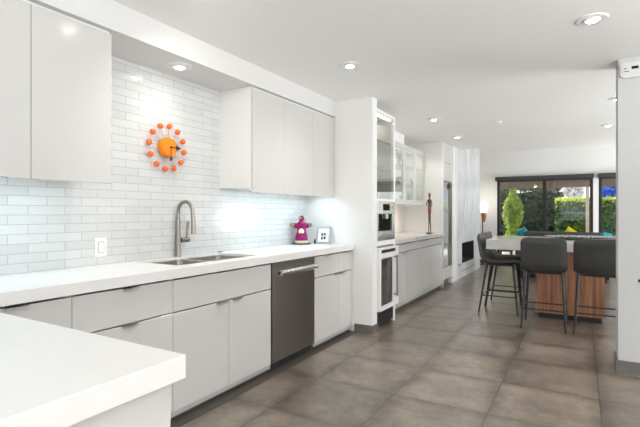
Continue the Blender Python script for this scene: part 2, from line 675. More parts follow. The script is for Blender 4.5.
def thing(name, label, cat, loc=(0, 0, 0), group=None):
    o = bpy.data.objects.new(name, None)
    o.empty_display_size = 0.1
    COL.objects.link(o)
    o.location = loc
    return tag(o, label, cat, group)


def struct(name, mb, m, parent=None):
    o = obj(name, mb, m, parent)
    if parent is None:
        o['kind'] = 'structure'
    return o


def copy_tree(root, loc, rotz, label=None, group=None):
    r = root.copy()
    COL.objects.link(r)
    r.location = loc
    r.rotation_euler = (0, 0, rotz)
    if label:
        r['label'] = label
    if group:
        r['group'] = group

    def rec(src, dst):
        for ch in list(src.children):
            if ch.name.startswith('tmp'):
                continue
            c = ch.copy()
            COL.objects.link(c)
            c.parent = dst
            rec(ch, c)
    rec(root, r)
    return r


# ------------------------------------------------------------------ the setting
WX = -2.66          # face of the kitchen wall
CF = -2.08          # face of the base cabinets
CT = 0.915          # worktop height
CH = 2.44           # kitchen ceiling
YP = 4.22           # face of the partition that ends the sink run

struct('floor', MB().box(-3.6, 3.1, -2.6, 11.75, -0.1, 0), 'floor')
struct('ceiling', MB().box(-2.8, 3.1, -2.6, 8.6, CH, CH + 0.42), 'ceil')
struct('ceiling_living', MB().box(-3.6, 3.1, 8.6, 11.75, 2.74, 2.86), 'ceil')
struct('wall_left', MB().box(WX - 0.12, WX, -2.6, 8.0, 0, CH), 'wall')
struct('wall_back', MB().box(-2.78, -0.9, -2.6, -2.45, 0, CH).box(2.7, 3.1, -2.6, -2.45, 0, CH).box(-0.9, 2.7, -2.6, -2.45, 0, 0.45).box(-0.9, 2.7, -2.6, -2.45, 2.42, CH), 'wall')
struct('wall_outer', MB().box(2.95, 3.1, -2.45, -0.7, 0, CH).box(2.95, 3.1, 3.1, 4.17, 0, CH).box(2.95, 3.1, -0.7, 3.1, 0, 0.45).box(2.95, 3.1, -0.7, 3.1, 2.42, CH)
       .box(2.95, 3.1, 4.42, 11.5, 0, CH), 'wall')
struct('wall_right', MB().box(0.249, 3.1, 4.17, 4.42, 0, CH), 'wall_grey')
struct('baseboard_right', MB().box(0.237, 3.0, 4.158, 4.4245, 0, 0.10), 'tilebase')
struct('wall_partition', MB().box(WX, -1.85, YP, 4.34, 0, CH, 0.002, 1), 'wall')
struct('baseboard_partition', MB().box(-2.05, -1.84, YP - 0.012, 4.345, 0, 0.085), 'tilebase')
struct('wall_backsplash', MB().box(WX - 0.005, WX + 0.008, -0.6, YP, CT, 2.275), 'splash')
struct('wall_splashback', MB().box(WX - 0.005, WX + 0.006, 4.92, 7.41, CT, 1.375), 'cream')
struct('trim_soffit', MB().box(WX, -2.27, -0.6, YP, 2.275, CH), 'soffit')
struct('trim_filler', MB().box(WX, -2.34, 4.94, 6.55, 2.285, CH), 'wall')
struct('wall_pilaster', MB().box(-2.7, -1.98, 8.02, 8.39, 0, CH, 0.004, 1).box(-1.985, -1.965, 8.05, 8.12, 0, CH).box(-1.985, -1.968, 8.26, 8.33, 0, CH), 'wall')
# far wall with the sliding doors' openings
FY = 11.6
struct('wall_far', MB().box(-3.6, -1.775, FY, FY + 0.15, 0, 2.74).box(-1.775, 0.232, FY, FY + 0.15, 2.06, 2.74).box(0.232, 0.336, FY, FY + 0.15, 0, 2.74)
       .box(0.336, 2.3, FY, FY + 0.15, 2.06, 2.74).box(2.3, 3.1, FY, FY + 0.15, 0, 2.74), 'wall')
struct('wall_living', MB().box(-3.6, -3.5, 8.39, 11.6, 0, 2.74), 'wall')
struct('baseboard_far', MB().box(-3.5, -1.79, FY - 0.015, FY, 0, 0.09), 'tilebase')


def slider(name, x0, x1, mids):
    e = bpy.data.objects.new(name, None)
    COL.objects.link(e)
    e.location = (x0, FY + 0.05, 0)
    e['kind'] = 'structure'
    e['label'] = 'black framed sliding glass door in the far wall'
    f = MB().frame('y', x0, x1, 0.0, 2.06, FY + 0.01, FY + 0.10, (0.06, 0.06, 0.05, 0.05))
    obj('door_frame', f, 'black', e)
    for k, xm in enumerate(mids):
        obj('door_stile', MB().box(xm - 0.04, xm + 0.04, FY + 0.015, FY + 0.08, 0.05, 2.01), 'black', e)
    xs = [x0 + 0.06] + list(mids) + [x1 - 0.06]
    for a, b in zip(xs, xs[1:]):
        obj('glass_pane', MB().box(a, b, FY + 0.04, FY + 0.048, 0.05, 2.01), 'glass_out', e)


slider('door_1', -1.775, 0.232, (-0.735,))
slider('door_2', 0.336, 2.3, (1.35,))


def cassette(x0, x1, label):
    t = thing('roller_blind', label, 'blind', (x0, FY - 0.05, 2.0))
    obj('cassette', MB().box(x0, x1, FY - 0.11, FY, 2.02, 2.115, 0.008), 'shade', t)
    obj('end_cap', MB().box(x0 - 0.006, x0, FY - 0.112, FY, 2.018, 2.117), 'black', t)
    obj('end_cap', MB().box(x1, x1 + 0.006, FY - 0.112, FY, 2.018, 2.117), 'black', t)
    obj('bottom_rail', MB().box(x0 + 0.03, x1 - 0.03, FY - 0.07, FY - 0.045, 1.995, 2.02), 'black', t)


cassette(-1.79, 0.24, 'long charcoal roller blind cassette above the wide sliding door')
cassette(0.33, 2.3, 'charcoal roller blind cassette cut off by the white wall end')

# ------------------------------------------------------------------ downlights
def downlight(x, y, z, label, e=16, group=None, tilt=(0, 0)):
    t = thing('downlight', label, 'ceiling light', (x, y, z), group)
    obj('trim_ring', MB().lathe([(0.050, -0.001), (0.052, -0.007), (0.082, -0.008), (0.088, -0.003), (0.088, 0.0)], (x, y, z), 32), 'plastic', t, 40)
    obj('gimbal', MB().lathe([(0.030, -0.014), (0.046, -0.014), (0.050, -0.006), (0.050, -0.001)], (x, y, z), 28), 'plastic', t, 40)
    obj('bulb', MB().lathe([(0.0, -0.021), (0.018, -0.020), (0.030, -0.016), (0.031, -0.010)], (x, y, z), 24), 'bulb', t, 40, label='glowing white bulb')
    light('downlight_lamp', 'SPOT', (0, 0, -0.03), (tilt[0], tilt[1], 0), e, (1, 0.95, 0.89), t, spot_size=math.radians(140), spot_blend=0.9, shadow_soft_size=0.035)
    return t


downlight(0.058, 3.21, CH, 'large round recessed ceiling light in front of the white wall end', 5)
downlight(-1.609, 3.22, CH, 'round recessed ceiling light in front of the white partition', 24)
downlight(-1.612, 5.61, CH, 'recessed ceiling light beside the glass-shelved display cabinet', 8)
downlight(-1.68, 7.12, CH, 'small recessed ceiling light nearest to the stone fireplace', 8)
downlight(0.316, 7.19, CH, 'small bright recessed ceiling light above the far bar stools', 8)
downlight(0.33, 5.58, CH, 'recessed ceiling light half hidden by the white wall end', 5)
downlight(-2.424, 2.19, 2.275, 'recessed light in the dropped soffit above the orange clock', 4)
# the kitchen's other ceiling lights, out of frame behind and beside the camera
light('ceiling_lamp', 'SPOT', (0.1, 0.8, 2.41), (0, 0, 0), 4, (1, 0.95, 0.89), None, spot_size=math.radians(125), spot_blend=0.7, shadow_soft_size=0.035)
downlight(-1.74, 1.65, CH, 'round recessed ceiling light mirrored in the top of the left wall cabinet door', 27, None, (0.6, 0.25))

t = thing('smoke_detector', 'small white round smoke detector flat on the ceiling', 'smoke detector', (-0.95, 6.22, CH))
obj('cover', MB().lathe([(0.0, -0.022), (0.045, -0.021), (0.058, -0.012), (0.06, 0.0)], (-0.95, 6.22, CH), 28), 'ceil', t, 40)

struct('floor_shadow', MB().box(CF - 0.05, CF + 0.065, 0.74, YP - 0.001, 0.0, 0.0025), 'kick_and_shadow')  # thin dark strip added where only contact shadow falls

# ------------------------------------------------------------------ base cabinets of the sink run
def tab(y, z, x, w=0.09):
    """flat edge pull on the top edge of a front that faces +X"""
    return MB().box(x - 0.012, x + 0.022, y - w / 2, y + w / 2, z, z + 0.004).box(x + 0.018, x + 0.022, y - w / 2, y + w / 2, z - 0.012, z + 0.004)


def carcass(x0, x1, y0, y1, z0, z1, t=0.018):
    b = MB()
    b.box(x0, x1, y0, y0 + t, z0, z1).box(x0, x1, y1 - t, y1, z0, z1)
    b.box(x0, x1, y0 + t, y1 - t, z0, z0 + t)
    b.box(x0, x0 + t, y0 + t, y1 - t, z0 + t, z1)
    return b


def base_cabinet(y0, y1, label, fronts, xf=CF, xb=WX + 0.012, name='base_cabinet', kz=0.067):
    """fronts: (name, ya, yb, za, zb, handle_y or None)"""
    t = thing(name, label, 'cabinet', ((xf + xb) / 2, (y0 + y1) / 2, 0))
    obj('carcass', carcass(xb, xf - 0.022, y0 + 0.001, y1 - 0.001, kz, 0.858), 'cab_dark', t)
    obj('bottom_rail', MB().box(xf - 0.026, xf - 0.008, y0 + 0.001, y1 - 0.001, kz * 0.5, kz - 0.0005), 'railgrey', t, label='light grey rail under the fronts')
    obj('plinth', MB().box(xf - 0.06, xf - 0.036, y0 + 0.001, y1 - 0.001, 0.0026, kz * 0.45 - 0.0005), 'kick_and_shadow', t, label='dark recessed plinth')
    for nm, ya, yb, za, zb, hy in fronts:
        f = obj(nm, MB().box(xf - 0.02, xf, ya + 0.0015, yb - 0.0015, za, zb, 0.0015, 1), 'cab', t)
        if hy is not None:
            obj('handle', tab(hy, zb, xf), 'chrome', f, label='flat metal edge pull')
    return t


ZT, ZM, ZB = 0.846, 0.655, 0.067
base_cabinet(0.745, 1.224, 'white base cabinet in the corner behind the near peninsula worktop',
             [('drawer', 0.745, 1.224, ZM + 0.002, ZT, 0.98), ('drawer', 0.745, 1.224, ZB, ZM - 0.005, 0.98)])
base_cabinet(1.224, 1.829, 'white two-drawer base cabinet to the left of the sink cabinet',
             [('drawer', 1.224, 1.829, ZM + 0.002, ZT, 1.53), ('drawer', 1.224, 1.829, ZB, ZM - 0.005, 1.53)])
base_cabinet(1.829, 2.793, 'white two-door sink cabinet under the faucet',
             [('false_front', 1.829, 2.793, ZM + 0.002, ZT, None), ('door', 1.829, 2.314, ZB, ZM - 0.005, 2.235), ('door', 2.314, 2.793, ZB, ZM - 0.005, 2.39)])
base_cabinet(3.437, YP, 'white base cabinet between dishwasher and white partition',
             [('drawer', 3.437, 3.91, ZM + 0.002, ZT, 3.675), ('drawer', 3.91, YP - 0.004, ZM + 0.002, ZT, 4.08), ('door', 3.437, 3.91, ZB, ZM - 0.005, 3.84), ('door', 3.91, YP - 0.004, ZB, ZM - 0.005, 3.98)])

# dishwasher
t = thing('dishwasher', 'stainless steel dishwasher with bar handle beneath the white worktop', 'dishwasher', (CF - 0.25, 3.115, 0))
obj('tub', MB().box(WX + 0.05, CF - 0.03, 2.80, 3.43, 0.10, 0.85), 'cab_dark', t)
dd = obj('door', MB().box(CF - 0.028, CF + 0.012, 2.799, 3.431, 0.072, 0.852, 0.004, 2), 'steel_d', t)
hb = MB().tube([(CF + 0.055, 2.845, 0.775), (CF + 0.055, 3.385, 0.775)], 0.023, 18)
obj('handle', hb, 'steel_l', dd, 40, label='polished bar handle')
for yy in (2.865, 3.365):
    obj('handle_bracket', MB().box(CF + 0.01, CF + 0.06, yy - 0.02, yy + 0.02, 0.758, 0.792, 0.005), 'steel_l', dd)
obj('kick_plate', MB().box(CF - 0.05, CF - 0.035, 2.797, 3.434, 0.0, 0.085), 'kick', t, label='black kick plate')

# worktop with the sink cut-out
SX = (-2.592, -2.185)
SY = (1.965, 2.755)
ct = MB().slab_hole((WX + 0.009, SX[0], SX[1], -2.055), (0.742, SY[0], SY[1], YP - 0.001), 0.86, CT)
tag(obj('countertop', ct, 'quartz'), 'long white quartz worktop holding the double sink along the tiled wall', 'countertop')

# sink: two bowls
def bowl(y0, y1, x0=SX[0] + 0.006, x1=SX[1] - 0.006, ztop=0.897, depth=0.19):
    b = bmesh.new()
    def ring(x0, x1, y0, y1, z, r, n=6):
        out = []
        for cx, cy, a0 in ((x1 - r, y1 - r, 0), (x0 + r, y1 - r, PI / 2), (x0 + r, y0 + r, PI), (x1 - r, y0 + r, 1.5 * PI)):
            for k in range(n + 1):
                a = a0 + PI / 2 * k / n
                out.append(b.verts.new((cx + r * math.cos(a), cy + r * math.sin(a), z)))
        return out
    zb = ztop - depth
    R = [ring(x0 - 0.004, x1 + 0.004, y0 - 0.004, y1 + 0.004, ztop, 0.06), ring(x0, x1, y0, y1, ztop, 0.056), ring(x0 + 0.004, x1 - 0.004, y0 + 0.004, y1 - 0.004, zb + 0.03, 0.056),
         ring(x0 + 0.012, x1 - 0.012, y0 + 0.012, y1 - 0.012, zb + 0.008, 0.05), ring(x0 + 0.035, x1 - 0.035, y0 + 0.035, y1 - 0.035, zb, 0.04)]
    for a, c in zip(R, R[1:]):
        m_ = len(a)
        for k in range(m_):
            b.faces.new((a[k], a[(k + 1) % m_], c[(k + 1) % m_], c[k]))
    b.faces.new(R[-1])
    mb = MB()
    mb.bm.free()
    mb.bm = b
    return mb


t = thing('sink', 'stainless steel double bowl sink set into the white worktop', 'sink', ((SX[0] + SX[1]) / 2, 2.36, 0.70))
obj('bowl', bowl(SY[0] + 0.006, 2.345), 'sinksteel', t, 50)
obj('bowl', bowl(2.375, SY[1] - 0.006), 'sinksteel', t, 50)
obj('rim', MB().slab_hole((SX[0] - 0.012, SX[0] + 0.003, SX[1] - 0.003, SX[1] + 0.012), (SY[0] - 0.012, SY[0] + 0.003, SY[1] - 0.003, SY[1] + 0.012), 0.852, 0.8595), 'sinksteel', t)
obj('divider', MB().box(SX[0], SX[1], 2.342, 2.378, 0.86, 0.898, 0.006), 'sinksteel', t)
for yy in (2.155, 2.56):
    obj('drain', MB().lathe([(0.0, 0.001), (0.035, 0.002), (0.044, 0.004), (0.045, 0.0)], (-2.38, yy, 0.7075), 20), 'steel', t, 40)

# faucet
fx, fy = -2.628, 2.36
t = thing('faucet', 'tall brushed nickel gooseneck faucet behind the sink', 'faucet', (fx, fy, CT))
obj('body', MB().lathe([(0.024, 0.0), (0.024, 0.012), (0.0225, 0.018), (0.022, 0.10), (0.019, 0.20), (0.0165, 0.30)], (fx, fy, CT), 24), 'nickel', t, 40)
pts = [(fx, fy, CT + 0.29)]
R = 0.076
for k in range(0, 17):
    a = PI - PI * k / 16
    pts.append((fx + R + R * math.cos(a), fy, CT + 0.335 + R * 1.05 * math.sin(a)))
pts.append((fx + 2 * R + 0.004, fy, CT + 0.30))
obj('spout', MB().tube(pts, 0.0135, 16), 'nickel', t, 60)
obj('spray_head', MB().tube([(fx + 2 * R + 0.004, fy, CT + 0.31), (fx + 2 * R + 0.007, fy, CT + 0.26), (fx + 2 * R + 0.012, fy, CT + 0.175)], [0.0145, 0.017, 0.0195], 18), 'nickel', t, 40)
hdl = obj('handle', MB().tube([(fx + 0.012, fy + 0.015, CT + 0.125), (fx + 0.02, fy + 0.085, CT + 0.125)], 0.019, 16), 'nickel', t, 40)
obj('lever', MB().tube([(fx + 0.02, fy + 0.068, CT + 0.13), (fx + 0.02, fy + 0.072, CT + 0.19), (fx + 0.022, fy + 0.078, CT + 0.265)], [0.010, 0.009, 0.0115], 12), 'nickel', hdl, 40)
tag(obj('air_gap', MB().lathe([(0.022, 0.0), (0.022, 0.006), (0.016, 0.010), (0.0, 0.011)], (-2.615, 2.80, CT), 20), 'nickel', None, 40),
    'small flat metal cap on the worktop behind the right sink bowl', 'sink cap')

# ------------------------------------------------------------------ wall cabinets
UF = -2.29
def wall_cabinet(y0, y1, label, doors, z0=1.412, z1=2.256):
    t = thing('wall_cabinet', label, 'cabinet', ((WX + UF) / 2, (y0 + y1) / 2, z0))
    obj('carcass', MB().box(WX + 0.009, UF - 0.022, y0 + 0.001, y1 - 0.001, z0 + 0.042, 2.274), 'cab_side', t)
    for ya, yb, hy in doors:
        d = obj('door', MB().box(UF - 0.02, UF, ya + 0.0015, yb - 0.0015, z0, z1, 0.0015, 1), 'cab', t)
        if hy is not None:
            obj('handle', MB().box(UF - 0.012, UF + 0.020, hy - 0.04, hy + 0.04, z0 - 0.004, z0), 'chrome', d, label='flat metal edge pull')
    return t


wall_cabinet(-0.4, 0.67, 'white wall cabinet at the top left picture edge', [(-0.4, 0.135, None), (0.135, 0.67, 0.59)])
c1 = wall_cabinet(0.67, 1.577, 'white two-door wall cabinet to the left of the orange clock', [(0.67, 1.148, 1.08), (1.148, 1.577, 1.215)])
c2 = wall_cabinet(2.83, 3.755, 'white wide wall cabinet to the right of the orange clock', [(2.83, 3.27, 2.925), (3.27, 3.755, 3.35)])
c3 = wall_cabinet(3.755, YP - 0.003, 'narrow white wall cabinet above the magenta figurine', [(3.755, YP - 0.005, 3.83)])


def led_strip(y0, y1, label, e):
    t = thing('led_strip', label, 'light strip', (-2.40, (y0 + y1) / 2, 1.4535))
    obj('housing', MB().box(-2.425, -2.375, y0, y1, 1.448, 1.4535), 'plastic', t)
    obj('diffuser', MB().box(-2.418, -2.382, y0 + 0.005, y1 - 0.005, 1.446, 1.448), 'led', t)
    light('led_lamp', 'AREA', (0, 0, -0.013), (0, 0, 0), e, (0.66, 0.89, 1.0), t, shape='RECTANGLE', size=0.035, size_y=(y1 - y0))


led_strip(-0.3, 1.42, 'cool white light strip under the left wall cabinets', 2.4)
led_strip(2.93, 4.12, 'cool white light strip under the right wall cabinets', 2.5)

# ------------------------------------------------------------------ near peninsula
t = thing('peninsula_cabinet', 'white peninsula base under the near thick worktop', 'cabinet', (-1.7, 0.2, 0))
obj('carcass', MB().box(WX + 0.012, -0.842, -0.9, 0.733, 0.10, 0.858), 'cab', t)
obj('plinth', MB().box(WX + 0.05, -0.91, -0.85, 0.65, 0.0, 0.10), 'plinth', t)
tag(obj('peninsula_worktop', MB().box(WX + 0.009, -0.795, -1.0, 0.738, 0.86, CT, 0.002, 2), 'quartz'),
    'thick white quartz worktop corner nearest the camera', 'countertop')

# ------------------------------------------------------------------ outlet, clock
t = thing('light_switch', 'white rectangular wall switch plate on the glass tile beside the sink', 'switch', (WX + 0.008, 1.745, 1.02))
oy, oz, ox = 1.745, 1.026, WX + 0.008
obj('cover_plate', MB().box(ox, ox + 0.006, oy - 0.042, oy + 0.042, oz - 0.062, oz + 0.062, 0.003), 'plastic', t)
obj('bezel', MB().box(ox + 0.006, ox + 0.0066, oy - 0.021, oy + 0.021, oz - 0.036, oz + 0.036), 'plinth', t, label='grey gap around the rocker')
obj('rocker', MB().box(ox + 0.0066, ox + 0.010, oy - 0.017, oy + 0.017, oz - 0.032, oz + 0.032, 0.001), 'paper', t)

cx, cy, cz = WX + 0.008, 2.248, 1.725
t = thing('wall_clock', 'orange ball clock with black hands on the tiled wall', 'clock', (cx, cy, cz))
rotx = Matrix.Translation((cx, cy, cz)) @ Matrix.Rotation(PI / 2, 4, 'Y')   # local z -> +X (out of the wall)
obj('hub', MB().lathe([(0.030, 0.0), (0.030, 0.012), (0.064, 0.014), (0.074, 0.024), (0.074, 0.056), (0.066, 0.068), (0.0, 0.070)], n=32, mtx=rotx), 'amberface', t, 40, label='round orange clock face')
for k in range(12):
    a = 2 * PI * k / 12 + 0.12
    d = Vector((0, math.sin(a), math.cos(a)))
    c0 = Vector((cx + 0.036, cy, cz))
    rod = obj('rod', MB().tube([c0 + d * 0.06, c0 + d * 0.150], 0.0022, 8), 'steel', t, 60)
    p = c0 + d * 0.160
    obj('ball', MB().ball(p, 0.021, 16), 'orange', rod, 180, label='orange ball')
ho = cx + 0.073
hand_h = MB().box(ho, ho + 0.002, cy - 0.003, cy + 0.075, cz - 0.003, cz + 0.003)
hand_h.prism([(0.052, -0.022), (0.098, 0.0), (0.052, 0.022)], ho, ho + 0.002, mtx=Matrix.Translation((0, cy, cz)) @ Matrix(((0, 0, 1, 0), (1, 0, 0, 0), (0, 1, 0, 0), (0, 0, 0, 1))))
obj('hour_hand', hand_h, 'kick', t)
hm = MB().box(ho + 0.003, ho + 0.005, cy - 0.002, cy + 0.002, cz - 0.095, cz)
hm.ball((ho + 0.004, cy, cz - 0.085), 0.012, 12, 0.15, 1.2, 1.4)
mh = obj('minute_hand', hm, 'kick', t)
obj('hand_cap', MB().ball((ho + 0.003, cy, cz), 0.008, 10), 'kick', t, 180)

# ------------------------------------------------------------------ magenta figurine and picture frame
gx, gy = -2.55, 3.96
t = thing('figurine', 'shiny magenta figurine with outstretched arms in the worktop corner', 'figurine', (gx, gy, CT))
obj('base_plate', MB().lathe([(0.085, 0.0), (0.09, 0.004), (0.088, 0.012), (0.0, 0.013)], (gx, gy, CT), 28), 'darkplate', t, 40, label='dark round base plate')
obj('hem', MB().lathe([(0.058, 0.012), (0.064, 0.018), (0.062, 0.030), (0.057, 0.034)], (gx, gy, CT), 28), 'creamglaze', t, 40, label='cream hem of the robe')
rb = MB().lathe([(0.057, 0.030), (0.060, 0.040), (0.055, 0.075), (0.045, 0.105), (0.040, 0.13), (0.043, 0.15), (0.046, 0.168), (0.040, 0.185), (0.022, 0.198), (0.018, 0.205)], (gx, gy, CT), 28)
# outstretched sleeves, across the view direction
av = Vector((math.cos(YAW + 0.0), math.sin(YAW + 0.0), 0))
for s in (-1, 1):
    a0 = Vector((gx, gy, CT + 0.163))
    rb.tube([a0 + av * s * 0.01, a0 + av * s * 0.045 + Vector((0, 0, -0.004)), a0 + av * s * 0.068 + Vector((0, 0, 0.002))], [0.026, 0.023, 0.020], 14)
robe = obj('robe', rb, 'magenta', t, 60)
for s in (-1, 1):
    p = Vector((gx, gy, CT + 0.167)) + av * s * 0.083
    obj('hand', MB().ball(p, 0.020, 14, 1.05, 1.05, 0.95), 'olive', t, 180, label='olive green rounded hand')
hp = Vector((gx, gy, CT + 0.222))
obj('head', MB().ball(hp, 0.027, 18, 0.95, 0.95, 1.05), 'magenta', t, 180)
fv = Vector((math.sin(YAW), -math.cos(YAW), 0))
obj('face', MB().ball(hp + fv * 0.017 - av * 0.012 + Vector((0, 0, 0.004)), 0.017, 14), 'olive', t, 180, label='mottled olive face')
md = MB()
md.lathe([(0.0, 0.006), (0.022, 0.005), (0.026, 0.0)], n=22, mtx=Matrix.Translation(Vector((gx, gy, CT + 0.112)) + fv * 0.041) @ fv.to_track_quat('Z', 'Y').to_matrix().to_4x4())
obj('medallion', md, 'creamglaze', t, 40, label='round cream medallion on the belly')

for ch in t.children:
    ch.data.transform(Matrix.Diagonal((1.13, 1.13, 1.22, 1)))
# small dark bottle and picture frame
px_, py_ = -2.375, 4.11
t = thing('picture_frame', 'small silver frame with black and white photos leaning by the partition', 'picture frame', (px_, py_, CT))
lean = Matrix.Translation((px_, py_, CT + 0.001)) @ Matrix.Rotation(math.radians(14), 4, 'Z') @ Matrix.Rotation(math.radians(-17), 4, 'X')
fr = MB()
fw, fh = 0.080, 0.19
fr.box(-fw, -fw + 0.022, -0.012, 0.006, 0, fh, 0.002, 1, lean).box(fw - 0.022, fw, -0.012, 0.006, 0, fh, 0.002, 1, lean)
fr.box(-fw + 0.022, fw - 0.022, -0.012, 0.006, 0, 0.022, 0.002, 1, lean).box(-fw + 0.022, fw - 0.022, -0.012, 0.006, fh - 0.022, fh, 0.002, 1, lean)
obj('frame', fr, 'silver', t)
mt_ = obj('mat_board', MB().box(-fw + 0.02, fw - 0.02, -0.004, 0.003, 0.02, fh - 0.02, 0, 1, lean), 'paper', t, label='white mat')
ph = MB()
for (a, b, c, d) in ((-0.026, -0.002, 0.086, 0.118), (0.003, 0.027, 0.092, 0.118), (-0.026, -0.004, 0.046, 0.078), (0.002, 0.026, 0.048, 0.082)):
    ph.box(a, b, -0.0048, -0.004, c, d, 0, 1, lean)
obj('photo', ph, 'photo', t, label='group of dark photos')
obj('stand', MB().tube([lean @ Vector((0, 0.006, 0.11)), (px_ - 0.015, py_ + 0.075, CT + 0.003)], 0.006, 8), 'silver', t)
bx_, by_ = -2.462, 4.09
tb = thing('dark_bottle', 'tiny dark bottle between the figurine and the picture frame', 'bottle', (bx_, by_, CT))
obj('bottle_body', MB().lathe([(0.011, 0.0), (0.0125, 0.003), (0.0125, 0.032), (0.006, 0.040)], (bx_, by_, CT), 16), 'kick', tb, 40)
obj('bottle_cap', MB().lathe([(0.007, 0.040), (0.007, 0.052), (0.0, 0.053)], (bx_, by_, CT), 14), 'kick', tb, 40)

# ------------------------------------------------------------------ tall display cabinet behind the partition
TF = -1.87
Y0, Y1 = 4.342, 4.918
t = thing('display_cabinet', 'tall white cabinet with lit glass shelves above the built-in coffee machine', 'cabinet', (-2.25, (Y0 + Y1) / 2, 0))
cs = MB()
cs.box(WX + 0.002, TF, Y0, Y0 + 0.018, 0.0, 2.36).box(WX + 0.002, TF, Y1 - 0.05, Y1, 0.0, 2.36)
cs.box(WX + 0.002, TF, Y0 + 0.018, Y1 - 0.05, 2.325, 2.36).box(WX + 0.002, TF, Y0 + 0.018, Y1 - 0.05, 1.375, 1.402).box(WX + 0.002, TF, Y0 + 0.018, Y1 - 0.05, 0.892, 0.945)
obj('carcass', cs, 'cab_side', t)
obj('lining', MB().box(WX + 0.002, WX + 0.02, Y0 + 0.018, Y1 - 0.05, 1.402, 2.325).box(WX + 0.02, TF - 0.03, Y0 + 0.0182, Y0 + 0.022, 1.402, 2.325).box(WX + 0.02, TF - 0.03, Y1 - 0.054, Y1 - 0.0502, 1.402, 2.325), 'lining', t, label='beige grey lining, darkened as the inside is dim')
for z in (2.03, 1.725):
    s_ = obj('glass_shelf', MB().box(WX + 0.03, TF - 0.03, Y0 + 0.019, Y1 - 0.051, z, z + 0.008), 'glass', t)
    obj('shelf_edge', MB().box(TF - 0.03, TF - 0.027, Y0 + 0.019, Y1 - 0.051, z - 0.003, z + 0.011), 'glass_edge', s_, label='dark green glass edge')
lb = obj('light_bar', MB().box(TF - 0.06, TF - 0.035, Y0 + 0.03, Y1 - 0.06, 2.31, 2.3245), 'ledwarm', t, label='glowing light bar')
light('display_lamp', 'AREA', Vector((TF - 0.2, (Y0 + Y1) / 2, 2.285)) - wloc(t), (0, 0, 0), 1.0, (1, 0.95, 0.87), t, shape='RECTANGLE', size=0.03, size_y=0.4)
obj('top_filler', MB().box(WX + 0.002, -2.25, Y0, Y1, 2.3605, CH - 0.001), 'cab_side', t)
gd = obj('glass_door', MB().box(TF + 0.002, TF + 0.007, Y0 + 0.02, Y1 - 0.05, 1.403, 2.3245), 'glass', t, label='clear glass door')
# things standing in it
for i, (gx_, gy_, h_, nm, lab) in enumerate(((-1.98, 4.43, 0.095, 'tumbler', 'clear tumbler at the near end of the display cabinet floor'),
                                           (-2.03, 4.55, 0.075, 'tumbler', 'short clear tumbler in the middle of the display cabinet floor'),
                                           (-1.99, 4.66, 0.085, 'tumbler', 'clear tumbler at the far end of the display cabinet floor'))):
    tag(obj(nm, MB().lathe([(0.026, 0.0), (0.031, 0.004), (0.036, h_), (0.033, h_), (0.027, 0.012), (0.0, 0.01)], (gx_, gy_, 1.4025), 18), 'glass_ware', None, 40), lab, 'glass', 'tumblers in the display cabinet')

# coffee machine
t = thing('coffee_machine', 'stainless built-in coffee machine with dark alcove below the glass shelves', 'coffee machine', (-2.1, 4.6, 0.95))
ya, yb = Y0 + 0.02, Y1 - 0.052
obj('housing', MB().box(-2.4, TF - 0.004, ya, yb, 0.947, 1.373), 'cab_dark', t)
fp = MB().box(TF - 0.004, TF + 0.018, ya, yb, 1.235, 1.373, 0.003, 1).box(TF - 0.004, TF + 0.018, ya, yb, 0.947, 1.05, 0.003, 1)
fp.box(TF - 0.004, TF + 0.018, yb - 0.085, yb, 1.05, 1.235).box(TF - 0.004, TF + 0.018, ya, ya + 0.02, 1.05, 1.235)
obj('front_panel', fp, 'steel_l', t)
obj('alcove', MB().box(TF - 0.003, TF + 0.010, ya + 0.02, yb - 0.085, 1.05, 1.235), 'blackgloss', t, label='black glass brewing alcove')
obj('screen', MB().box(TF + 0.018, TF + 0.021, ya + 0.15, ya + 0.34, 1.272, 1.345), 'blackgloss', t, label='dark display screen')
obj('knob', MB().lathe([(0.018, 0), (0.016, 0.016), (0, 0.017)], n=16, mtx=Matrix.Translation((TF + 0.018, yb - 0.07, 1.31)) @ Matrix.Rotation(PI / 2, 4, 'Y')), 'chrome', t, 40)
obj('drip_tray', MB().box(TF + 0.018, TF + 0.03, ya + 0.10, yb - 0.12, 1.0, 1.02, 0.002, 1), 'steel', t)
sp = MB().box(TF + 0.010, TF + 0.035, ya + 0.2, ya + 0.26, 1.18, 1.235, 0.004, 1)
obj('spout', sp, 'steel', t)

# wine cooler
t = thing('wine_cooler', 'undercounter wine cooler with steel framed glass door and long handle', 'wine cooler', (-2.1, 4.6, 0))
obj('housing', MB().box(-2.5, TF - 0.06, ya, yb + 0.0, 0.10, 0.888), 'cab_dark', t)
dr = obj('door', MB().frame('x', ya, yb + 0.048, 0.20, 0.872, TF + 0.001, TF + 0.045, (0.03, 0.205, 0.055, 0.115)), 'cab_side', t, label='pale door frame')
obj('door_glass', MB().box(TF + 0.012, TF + 0.03, ya + 0.03, yb - 0.157, 0.255, 0.757), 'grey_glass', dr, label='grey reflective door glass')
obj('inner_frame', MB().frame('x', ya + 0.03, yb - 0.157, 0.255, 0.757, TF + 0.03, TF + 0.047, (0.012, 0.035, 0.02, 0.015)), 'steel_d', dr)
obj('vent_slot', MB().box(TF + 0.043, TF + 0.047, ya + 0.04, yb - 0.06, 0.815, 0.85), 'kick', dr)
hy_ = yb - 0.10
hd = MB().tube([(TF + 0.085, hy_, 0.31), (TF + 0.085, hy_, 0.775)], 0.012, 14)
for z in (0.33, 0.755):
    hd.tube([(TF + 0.044, hy_, z), (TF + 0.085, hy_, z)], 0.009, 10)
obj('handle', hd, 'steel_d', dr, 40, label='long dark steel bar handle')
